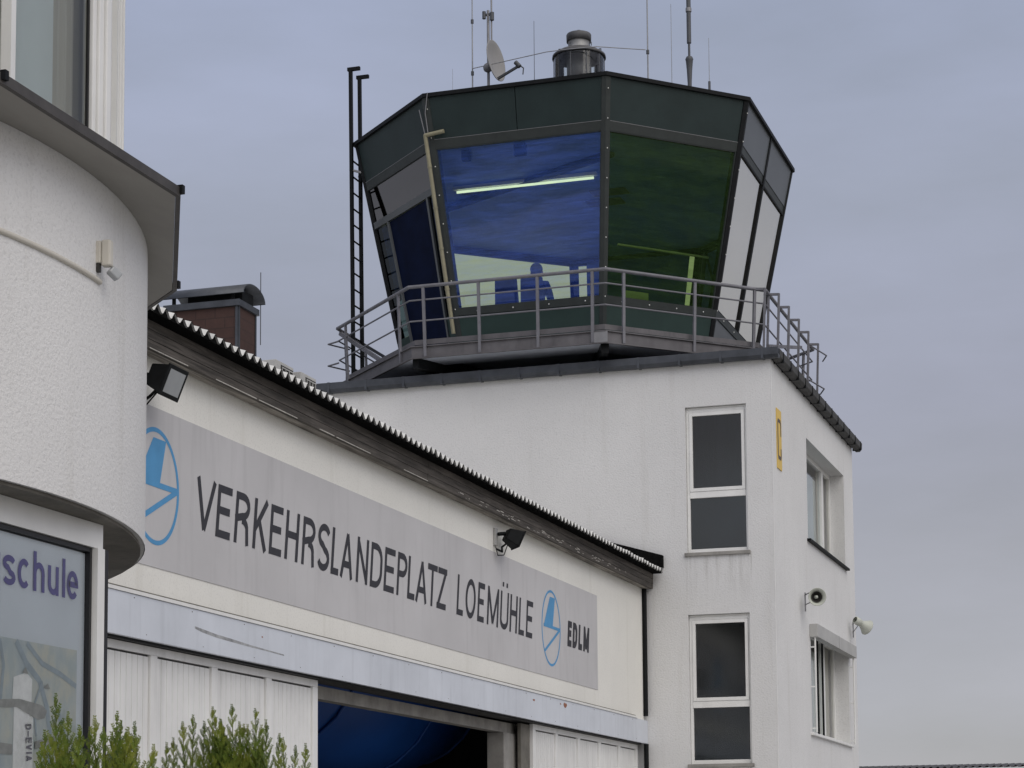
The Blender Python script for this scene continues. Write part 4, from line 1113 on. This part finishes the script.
b = MB(); panel(b, 3, .488, .512, ZF, 13.13, -.003, .08); b.build('mullion', M['black_metal'], cb)
for u0, u1 in ((.03, .485), (.515, .97)):
    b = MB(); panel(b, 3, u0, u1, ZWB + .02, ZWT, .075, .080); b.build('roller_blind', M['cream_blind'], cb)
for i in (4, 5, 6, 7):
    frame_rect(i, .02, .98, ZWB, ZWT)
    pane(i, .03, .97, ZWB + .02, ZWT - .02, M['g_rear'] if i in (5, 6) else M['g_clear'])
b = MB(); panel(b, 5, .075, .90, ZWB, ZWT, .08, .085); b.build('roller_blind', M['cab_inside'], cb)
# door bay on the left chamfer
b = MB(); panel(b, 0, .02, .98, 11.76, 11.86, -.004, .09); b.build('transom', M['side_panel'], cb)
pane(0, .03, .97, 11.86, ZWT, M['g_grey'])
b = MB(); panel(b, 0, .04, .96, 11.88, ZWT, .10, .11); b.build('transom_blind', plain('brown transom blind', (0.16, 0.11, 0.075), 0.8, var=.5, scale=1.6), cb)
for u in (.22, .83):
    b = MB(); panel(b, 0, u, u + .025, ZF, 11.757, -.004, .07); b.build('door_mullion', M['side_panel'], cb)
b = MB(); panel(b, 0, .247, .828, ZF + .02, 11.75, .02, .05)
b.build('door', plain('dark blue door leaf', (0.003, 0.007, 0.028), 0.6, var=.3, spec=.05), cb)
pane(0, .03, .22, 9.98, 11.75, M['g_dark']); pane(0, .86, .97, 9.98, 11.75, M['g_dark'])
b = MB(); panel(b, 0, .03, .22, ZF, 9.97, .012, .08); panel(b, 0, .86, .97, ZF, 9.97, .012, .08); b.build('spandrel', M['green_spandrel'], cb)
# inside: floor and ceiling
b = MB(); b.prism([(p.x, p.y) for p in cab(9.8, .12)], 9.74, 9.80); b.build('floor', M['floor_cab'], cb)
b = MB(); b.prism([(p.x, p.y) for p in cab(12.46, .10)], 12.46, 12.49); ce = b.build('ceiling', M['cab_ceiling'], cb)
b = MB()
for x, y in ((-11.0, 32.1), (-9.2, 33.4), (-9.0, 32.9)):
    for k in range(6): b.box(x - .3, x + .3, y + k * .06, y + k * .06 + .03, 12.445, 12.458)
b.build('ceiling_vent', M['rail_metal'], ce)
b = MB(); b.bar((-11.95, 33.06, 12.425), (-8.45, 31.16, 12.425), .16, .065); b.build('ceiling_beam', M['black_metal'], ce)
b = MB(); b.box(-10.57, -10.44, 30.36, 30.44, 12.30, 12.458); b.build('ceiling_loudspeaker', M['black_metal'], ce)
b = MB(); b.box(-9.74, -9.56, 30.36, 30.44, 12.29, 12.458); b.build('ceiling_loudspeaker', M['black_metal'], ce)
# beige drain pipe outside the left front corner
b = MB()
pp = [cp(1, .10, 12.60, -.06), cp(0, .99, 12.57, -.07)] + [cp(0, .985, z, -.06) for z in (12.3, 11.5, 10.6, 9.66)]
b.path(pp, .031, 12)
dp = b.build('drain_pipe', M['pipe_beige'], cb)
for z in (12.1, 11.5, 10.9, 10.3):
    b = MB(); b.tube(cp(0, .985, z, -.06), cp(0, .985, z + .03, -.06), .036, 12); b.build('pipe_collar', M['pipe_beige'], dp)
b = MB(); b.path([cp(0, .93, 13.0, -.02), cp(0, .965, 12.62, -.03)], .010, 6); b.path([cp(1, .03, 13.19, -.03), cp(1, .0, 12.9, -.02), cp(1, .0, 12.62, -.02)], .008, 6); b.build('roof_cable', M['grey_metal'], cb)

# lamps in the cab
def tube(p, q, label, cat='lamp'):
    t = thing('fluorescent_lamp', tuple((Vector(p) + Vector(q)) / 2), label, cat, 'fluorescent tubes on the cab ceiling')
    d = (Vector(q) - Vector(p)).normalized()
    b = MB(); b.tube(p, q, .020, 10); b.build('tube', M['tube_light'], t)
    b = MB(); b.bar(Vector(p) - d * .05 + Vector((0, 0, .06)), Vector(q) + d * .05 + Vector((0, 0, .06)), .09, .05); b.build('batten', M['frame_white'], t)
tube((-11.22, 32.0, 12.36), (-8.96, 32.0, 12.36), 'long lit fluorescent tube behind the blue front window')
# right hand pane: lamp rail
lr = MB(); lr.tube((-8.33, 31.05, 10.975), (-7.20, 32.18, 10.965), .018, 8)
tag(lr.build('curtain_rail', M['paper']), 'thin pale yellow rail behind the dark green window', 'rail')
b = MB(); b.hexa([Vector((-8.20, 30.98, 10.06)), Vector((-7.92, 31.26, 10.06)), Vector((-7.925, 31.27, 10.06)), Vector((-8.205, 30.99, 10.06)), Vector((-8.20, 30.98, 10.24)), Vector((-7.92, 31.26, 10.24)), Vector((-7.925, 31.27, 10.24)), Vector((-8.205, 30.99, 10.24))])
tag(b.build('paper_sheet', M['paper']), 'pale green sheet leaning inside the dark green window', 'sheet')

# chairs and the person in the cab
def chair(x, y, label):
    t = thing('office_chair', (x, y, 9.8), label, 'chair', 'chairs in the control cab')
    b = MB(); b.box(x - .24, x + .24, y - .05, y + .42, 10.22, 10.30); b.build('seat', M['chair_blue'], t, bevel=.03)
    b = MB(); b.hexa([(x - .20, y - .10, 10.36), (x + .20, y - .10, 10.36), (x + .20, y - .03, 10.36), (x - .20, y - .03, 10.36), (x - .18, y - .17, 10.86), (x + .18, y - .17, 10.86), (x + .18, y - .10, 10.86), (x - .18, y - .10, 10.86)]); b.build('backrest', M['chair_blue'], t, bevel=.03)
    b = MB(); b.tube((x, y + .18, 9.9), (x, y + .18, 10.22), .03); b.bar((x, y + .1, 10.24), (x, y - .08, 10.40), .05, .02); b.build('column', M['black_metal'], t)
    for k in range(5):
        a = 2 * math.pi * k / 5; b = MB(); e = Vector((x + .28 * math.cos(a), y + .18 + .28 * math.sin(a), 9.86)); b.bar((x, y + .18, 9.92), e, .04, .03); b.ball(e - Vector((0, 0, .03)), .03, n=8, m=6); b.build('leg', M['black_metal'], t)
    return t
chair(-10.37, 32.0, 'empty navy office chair left of the seated person')
chair(-9.98, 32.1, 'navy office chair the seated person uses')

def skinned(name, pts, edges, radii, mt, parent, lvl=2):
    og = ORIG[parent.name]
    me = D.meshes.new(name); me.from_pydata([tuple(Vector(p) - og) for p in pts], edges, []); me.materials.append(mt)
    o = D.objects.new(name, me); col.objects.link(o); o.parent = parent; ORIG[o.name] = og
    sk = o.modifiers.new('skin', 'SKIN'); sk.use_smooth_shade = True
    for i, r in enumerate(radii):
        me.skin_vertices[0].data[i].radius = r if isinstance(r, tuple) else (r, r)
    me.skin_vertices[0].data[0].use_root = True
    ss = o.modifiers.new('sub', 'SUBSURF'); ss.levels = lvl; ss.render_levels = lvl
    return o
px0, py0 = -9.98, 32.22
pe = thing('person', (px0, py0, 9.8), 'seated person in navy jacket with grey hair, seen from behind inside the cab', 'person')
z0 = 9.8
def V_(x, y, z): return (px0 + x, py0 + y, z0 + z)
# body: pelvis 0, spine, neck, head, arms, legs
BP = [V_(0, 0, .52), V_(0, -.03, .72), V_(0, -.02, .92), V_(0, 0, 1.04), V_(0, .015, 1.10), V_(0, .03, 1.19), V_(0, .03, 1.28),
      V_(-.17, 0, .99), V_(-.22, .08, .74), V_(-.16, .33, .70), V_(-.14, .41, .70), V_(.17, 0, .99), V_(.22, .08, .74), V_(.16, .33, .70), V_(.14, .41, .70),
      V_(-.10, .06, .51), V_(-.13, .46, .52), V_(-.13, .48, .12), V_(-.13, .60, .04), V_(.10, .06, .51), V_(.13, .46, .52), V_(.13, .48, .12), V_(.13, .60, .04),
      V_(0, .135, 1.185)]
BE = [(0, 1), (1, 2), (2, 3), (3, 4), (4, 5), (5, 6), (2, 7), (7, 8), (8, 9), (9, 10), (2, 11), (11, 12), (12, 13), (13, 14), (0, 15), (15, 16), (16, 17), (17, 18), (0, 19), (19, 20), (20, 21), (21, 22), (5, 23)]
BR = [(.13, .10), (.12, .09), (.14, .09), (.07, .07), (.055, .055), (.075, .09), (.065, .08), .06, .042, .03, .035, .06, .042, .03, .035, .085, .06, .04, .035, .085, .06, .04, .035, .014]
skinned('body', BP, BE, BR, M['skin'], pe)
JE = [(0, 1), (1, 2), (2, 3), (2, 4), (4, 5), (5, 6), (2, 7), (7, 8), (8, 9)]
JP = [BP[0], BP[1], BP[2], V_(0, .0, 1.03), BP[7], BP[8], BP[9], BP[11], BP[12], BP[13]]
skinned('jacket', JP, JE, [(.155, .125), (.145, .115), (.17, .115), (.085, .085), .075, .058, .046, .075, .058, .046], M['jacket'], pe)
TP = [V_(0, .02, .53), BP[15], BP[16], V_(-.13, .48, .15), BP[19], BP[20], V_(.13, .48, .15)]
skinned('trousers', TP, [(0, 1), (1, 2), (2, 3), (0, 4), (4, 5), (5, 6)], [(.15, .12), .10, .075, .06, .10, .075, .06], M['trousers'], pe)
b = MB(); b.ball(V_(0, .015, 1.255), .108, sx=.92, sy=1.02, sz=.95, n=18, m=12); b.build('hair', M['grey_hair'], pe)
b = MB()
for sx in (-1, 1): b.ball(V_(sx * .092, .03, 1.20), .024, sx=.5, sy=1, sz=1.3, n=8, m=6)
b.build('ear', M['skin'], pe)
b = MB()
for sx in (-1, 1): b.ball(V_(sx * .033, .115, 1.215), .010, n=8, m=6)
b.build('eye', M['horn_dark'], pe)
# hands with five fingers each, resting on the desk
def hand(sx):
    c = Vector(V_(sx * .14, .41, .70)); pts = [c, c + Vector((0, .06, 0))]; ed = [(0, 1)]; rad = [(.02, .028), (.014, .036)]
    for k in range(4):
        x = -.030 + .020 * k; ln = (.062, .075, .08, .07)[k] if sx > 0 else (.07, .08, .075, .062)[k]
        i = len(pts); pts += [c + Vector((x, .075, .003)), c + Vector((x * 1.1, .075 + ln * .55, .006)), c + Vector((x * 1.12, .075 + ln, -.010))]
        ed += [(1, i), (i, i + 1), (i + 1, i + 2)]; rad += [.0095, .0085, .0075]
    i = len(pts); pts += [c + Vector((-sx * .035, .03, 0)), c + Vector((-sx * .058, .062, -.004))]; ed += [(0, i), (i, i + 1)]; rad += [.011, .009]
    skinned('hand', pts, ed, rad, M['skin'], pe, 1)
hand(-1); hand(1)
dk = thing('control_desk', (-10.2, 33.0, 9.8), 'dark control desk in front of the person in the cab', 'desk')
b = MB(); b.box(-11.3, -9.0, 32.56, 33.25, 10.44, 10.48); b.build('desktop', M['dark_interior'], dk, bevel=.005)
for x in (-11.25, -9.05):
    b = MB(); b.box(x - .02, x + .02, 32.6, 33.2, 9.8, 10.44); b.build('leg', M['dark_interior'], dk)

# ------------------------------------------------------------------ ladder on the left of the cab
ld = thing('ladder', (-12.85, 31.65, 9.29), 'black steel roof ladder with hooked tops, left of the control cab', 'ladder')
lx = -12.85
for y in (31.48, 31.86):
    b = MB(); b.bar((lx + .07, y, 9.29), (lx + .02, y, 14.40), .05, .06, up=(0, 1, 0)); b.bar((lx - .03, y, 14.395), (lx + .18, y, 14.395), .05, .055); b.build('stile', M['black_metal'], ld)
for k in range(17):
    z = 9.5 + k * .262
    if z > 13.25: break
    b = MB(); b.tube((lx + .02 + .05 * (1 - (z - 9.3) / 5.1), 31.48, z), (lx + .02 + .05 * (1 - (z - 9.3) / 5.1), 31.86, z), .014, 8); b.build('rung', M['black_metal'], ld)
b = MB()
for z in (12.75,): b.bar((lx, 31.86, z), (lx + .35, 31.86, z - .08), .03, .03); b.bar((lx, 31.48, z), (lx + .3, 31.6, z - .08), .03, .03)
b.build('wall_tie', M['grey_metal'], ld)

# ------------------------------------------------------------------ masts and lamps on the cab roof
S = 31.3 / 32.5
def rz(z): return 1.65 + (z - 1.65) * S
def rx(x): return x * S
YR = 31.3
def zr(x, y): # roof height under a point
    return 13.20
def whip(px_x, ztop, r, label, mt, name='whip_antenna', nodes=()):
    t = thing(name, (rx(px_x), YR, 13.2), label, 'antenna', 'antennas on the cab roof')
    b = MB(); b.tube((rx(px_x), YR, 13.2), (rx(px_x), YR, rz(ztop)), r, 8, r * .6); b.build('rod', mt, t)
    b = MB(); b.tube((rx(px_x), YR, 13.19), (rx(px_x), YR, 13.42), r * 2.2 + .006, 8); b.build('foot', M['antenna_dark'], t)
    for zn in nodes: b = MB(); b.tube((rx(px_x), YR, rz(zn) - .03), (rx(px_x), YR, rz(zn) + .03), r * 1.4 + .006, 8); b.build('clamp', M['antenna_dark'], t)
whip(-11.118, 16.6, .013, 'tall thin whip antenna at the left end of the roof wire', M['antenna_grey'], nodes=(14.48, 15.35))
whip(-10.068, 15.223, .006, 'very thin short whip antenna between dish and beacon lantern', M['antenna_dark'])
whip(-8.19, 16.6, .013, 'tall thin whip antenna at the right end of the roof wire', M['antenna_grey'], nodes=(14.47,))
whip(-7.805, 15.206, .006, 'thin short whip antenna left of the thick grey mast', M['antenna_grey'])
whip(-7.205, 14.574, .006, 'thin short whip antenna right of the thick grey mast', M['antenna_grey'])
whip(-11.46, 14.60, .004, 'hair thin rod at the left edge of the cab roof', M['antenna_grey'])
# thick antenna
t = thing('mast_antenna', (rx(-7.52), YR, 13.2), 'thick dark grey mast antenna with collar near the right roof edge', 'antenna')
x = rx(-7.52)
b = MB(); b.lathe([(.03, 0), (.032, .25), (.042, .45), (.055, .60), (.062, .62), (.045, .66)], (x, YR, 13.18), (0, 0, 1), 16); b.build('foot', M['antenna_dark'], t)
b = MB(); b.tube((x, YR, 13.8), (x, YR, rz(14.55)), .018, 10); b.build('spike', M['antenna_dark'], t)
b = MB(); b.tube((x, YR, rz(14.53)), (x, YR, 17.2), .034, 14, .034); b.build('radome', M['antenna_dark'], t)
b = MB(); b.tube((x, YR, rz(15.04)), (x, YR, rz(15.10)), .045, 14); b.build('collar', M['grey_metal'], t)
# dish mast
t = thing('satellite_dish', (rx(-10.85), YR, 13.2), 'grey satellite dish on a thin steel mast on the roof left of the lantern', 'satellite dish')
x = rx(-10.845)
b = MB(); b.tube((x, YR, 13.2), (x, YR, rz(15.5)), .022, 10); b.tube((x + .055, YR, rz(14.7)), (x + .055, YR, rz(15.9)), .014, 8); b.build('mast', M['grey_metal'], t)
b = MB(); b.tube((x - .06, YR - .02, rz(15.36)), (x - .06, YR - .02, rz(15.48)), .03, 8); b.tube((x + .07, YR - .02, rz(15.32)), (x + .07, YR - .02, rz(15.45)), .035, 8); b.bar((x - .08, YR, rz(15.43)), (x + .09, YR, rz(15.43)), .04, .03); b.build('clamp', M['antenna_dark'], t)
b = MB(); b.box(x - .13, x + .10, YR - .06, YR + .06, 13.18, 13.62); b.build('mast_foot', M['antenna_dark'], t)
dd = Vector((.95, -.12, .10)).normalized(); c = Vector((x + .12, YR - .05, rz(14.62)))
b = MB(); b.lathe([(0, -.04), (.09, -.037), (.18, -.026), (.26, -.007), (.32, .016), (.325, .027), (.316, .027), (.25, .004), (.17, -.016), (.09, -.027), (0, -.03)], c, dd, 36); di = b.build('reflector', M['dish'], t)
b = MB(); e = c + Vector((.44, -.1, -.16)); b.bar(c + Vector((.05, 0, -.29)), e, .03, .035); b.build('feed_arm', M['antenna_dark'], t)
b = MB(); b.tube(e + Vector((0, 0, -.02)), e + Vector((-.07, 0, .06)), .035, 10); b.path([e, e + Vector((.06, 0, -.05)), e + Vector((.05, 0, -.15))], .010, 6); b.build('feed_horn', M['antenna_dark'], t)
b = MB(); b.ball((x, YR - .03, rz(14.53)), .075, n=12, m=8); b.build('mast_joint', M['grey_metal'], t)
# rotating beacon lantern
t = thing('beacon_lantern', (rx(-9.32), YR, 13.2), 'round glazed beacon lantern with dark domed cap on the cab roof', 'beacon')
x = rx(-9.32); zz0 = 13.2
bl = lambda prof: [(r, z) for r, z in prof]
b = MB(); b.lathe([(.36, 0), (.36, .42), (0.0, .43)], (x, YR, 13.2), n=32); b.build('pedestal', M['beacon_metal'], t)
zb_ = rz(14.22); zt_ = rz(14.52)
b = MB(); b.lathe([(.39, 0), (.39, zt_ - 13.62)], (x, YR, 13.62), n=32); b.build('glass_drum', M['g_clear'], t)
b = MB(); b.lathe([(.0, 0), (.19, .0), (.19, zt_ - 13.62), (0, zt_ - 13.62)], (x, YR, 13.62), n=24); b.build('optic', M['beacon_metal'], t)
for k in range(10):
    a = 2 * math.pi * k / 10 + .25; b = MB(); b.tube((x + .385 * math.cos(a), YR + .385 * math.sin(a), 13.6), (x + .385 * math.cos(a), YR + .385 * math.sin(a), zt_), .012, 6); b.build('glazing_bar', M['antenna_dark'], t)
b = MB(); b.lathe([(.375, -.01), (.415, -.02), (.41, .02), (.33, .075), (.22, .105), (.185, .11)], (x, YR, zt_), n=36); b.build('brim', M['beacon_metal'], t)
b = MB(); b.lathe([(.185, .11), (.17, .16), (.165, .20), (.168, .25)], (x, YR, zt_), n=32); b.build('neck', M['beacon_pale'], t)
b = MB(); b.lathe([(.17, .245), (.19, .245), (.193, .35), (.185, .365), (.12, .39), (.04, .405), (.035, .43), (0, .435)], (x, YR, zt_), n=32); b.build('cap', M['beacon_metal'], t)
b = MB()
for k in range(6):
    a = 2 * math.pi * k / 6 + .3; p = Vector((x + .31 * math.cos(a), YR + .31 * math.sin(a), zt_ + .085)); b.path([p, p + Vector((0, 0, .05)), p + Vector((.03, 0, .05)), p + Vector((.03, 0, 0))], .008, 6)
b.build('lifting_eye', M['antenna_dark'], t)
# roof wire
b = MB()
pts = [Vector((rx(-11.11), YR - .02, rz(14.553))), Vector((rx(-10.8), YR - .1, rz(14.547))), Vector((rx(-9.72), YR - .44, rz(14.50))), Vector((rx(-9.32), YR - .46, rz(14.49))), Vector((rx(-8.9), YR - .42, rz(14.49))), Vector((rx(-8.22), YR - .02, rz(14.505)))]
b.path(pts, .007, 6); tag(b.build('roof_wire', M['antenna_grey']), 'thin wire strung from whip to whip across the beacon lantern', 'wire')

# ------------------------------------------------------------------ distant hangar at lower right
dh = thing('distant_hangar', (-4, 86, 0), 'low distant hangar with dark ribbed roof at the lower right edge', 'hangar')
b = MB(); b.box(-30, 22, 80.4, 96, 0, 5.1); b.build('wall', M['plaster_hangar'], dh)
mb = MB(); T = []; n_ = 1040
for i in range(n_ + 1):
    x = -30 + 52 * i / n_; dz = .045 * math.cos(2 * math.pi * i / 5)
    T += [(x, 80, 5.17 + dz), (x, 88, 5.6 + dz)]
mb.add(T, [(2 * i, 2 * i + 2, 2 * i + 3, 2 * i + 1) for i in range(n_)]); mb.build('roof', M['flat_roof'], dh)

# ------------------------------------------------------------------ thuja shrubs
def spray(mb, base, d, ln, up):
    """a flattened thuja twig: short alternating scale tips on both sides of an axis"""
    d = d.normalized(); sd = d.cross(up).normalized()
    n = max(5, int(ln / .0075)); p = Vector(base)
    for i in range(n):
        u = i / n; q = p + d * ln * u; k = .019 * (1 - u * .6) * (1 if u > .06 else .6)
        for sgn in (-1, 1):
            dr = (d * .80 + sd * sgn * .62 + up * random.uniform(-.25, .25)).normalized()
            w_ = dr.cross(up).normalized() * .0021
            e = q + dr * k * random.uniform(.7, 1.15)
            mb.add([q - w_, q.lerp(e, .55) - w_ * 1.3, e, q.lerp(e, .55) + w_ * 1.3], [(0, 1, 2, 3)])
    e = p + d * ln; w_ = sd * .003
    mb.add([p - w_, p + w_, e], [(0, 1, 2)])

def leader(mb, p, d, ln):
    d = d.normalized(); n = int(ln / .014)
    for i in range(n):
        u = i / n; q = p + d * ln * u; a = i * 2.4 + random.uniform(-.4, .4)
        o = d.orthogonal().normalized(); o2 = d.cross(o); s_ = o * math.cos(a) + o2 * math.sin(a)
        tl = ln * .30 * (1 - u) ** .8 + .02
        spray(mb, q, s_ * .42 + d * .9, min(tl, .12), d.cross(s_).normalized())
    mb.tube(p, p + d * ln, .0035, 5, .0012, caps=False)
    spray(mb, p + d * ln * .93, d, .05, Vector((0, 1, 0)))

def shrub(x, y, h, r, tips, label, dens=70):
    t = thing('thuja_shrub', (x, y, 0), label, 'shrub', 'thuja shrubs along the bottom edge')
    b = MB(); b.tube((x, y, 0), (x, y, h * .85), .045, 8, .008); b.build('trunk', M['bark'], t)
    mb = MB()
    for dx, dy, zt_, ln in tips:
        leader(mb, Vector((x + dx, y + dy, zt_ - ln)), Vector((random.uniform(-.06, .06), random.uniform(-.06, .06), 1)), ln)
    for k in range(dens):
        z = random.uniform(.35, h * .80) if k % 2 else random.uniform(h * .68, h * .93); a = random.uniform(0, 2 * math.pi); rr = r * (1 - (z / h) ** 2.2) * random.uniform(.45, 1.0)
        p = Vector((x + rr * math.cos(a), y + rr * math.sin(a), z - .12)); o = Vector((math.cos(a), math.sin(a), 0))
        leader(mb, p, o * random.uniform(.05, .30) + Vector((0, 0, 1)), random.uniform(.16, .32))
    mb.build('crown', M['thuja'], t)

TA = [(-.034, 0, 2.239, .3), (-.024, .06, 2.18, .28), (.081, -.05, 2.122, .25), (-.092, .03, 2.114, .25), (-.055, -.08, 2.059, .2), (.042, .09, 2.121, .22), (-.013, 0, 2.138, .25)]
TB = [(-.102, 0, 2.159, .28), (-.069, .06, 2.183, .3), (.041, -.05, 2.111, .22), (.044, .03, 2.136, .25), (-.023, -.08, 2.111, .22), (-.062, .09, 2.146, .25), (.098, 0, 2.051, .2), (.005, .06, 2.084, .2)]
TC = [(-.006, 0, 2.333, .32), (-.143, .06, 2.332, .32), (.124, -.05, 2.308, .32), (-.219, .03, 2.293, .3), (-.197, -.08, 2.256, .28), (-.2, .09, 2.27, .28), (-.067, 0, 2.257, .28), (.013, .06, 2.246, .28), (.166, -.05, 2.256, .28), (.176, .03, 2.201, .25), (.262, -.08, 2.172, .22), (-.334, .09, 2.196, .22), (-.336, 0, 2.169, .2), (.242, .06, 2.146, .18), (.34, -.05, 2.143, .16), (.003, .03, 2.257, .28)]
shrub(-3.787, 6.7, 2.12, .14, TA, 'slender green thuja shrub in front of the advertising window', 130)
shrub(-3.594, 6.75, 2.10, .17, TB, 'slender green thuja shrub in front of the white window post', 130)
shrub(-3.989, 8.5, 2.25, .42, TC, 'broad bushy thuja shrub in front of the ribbed white hangar door', 380)
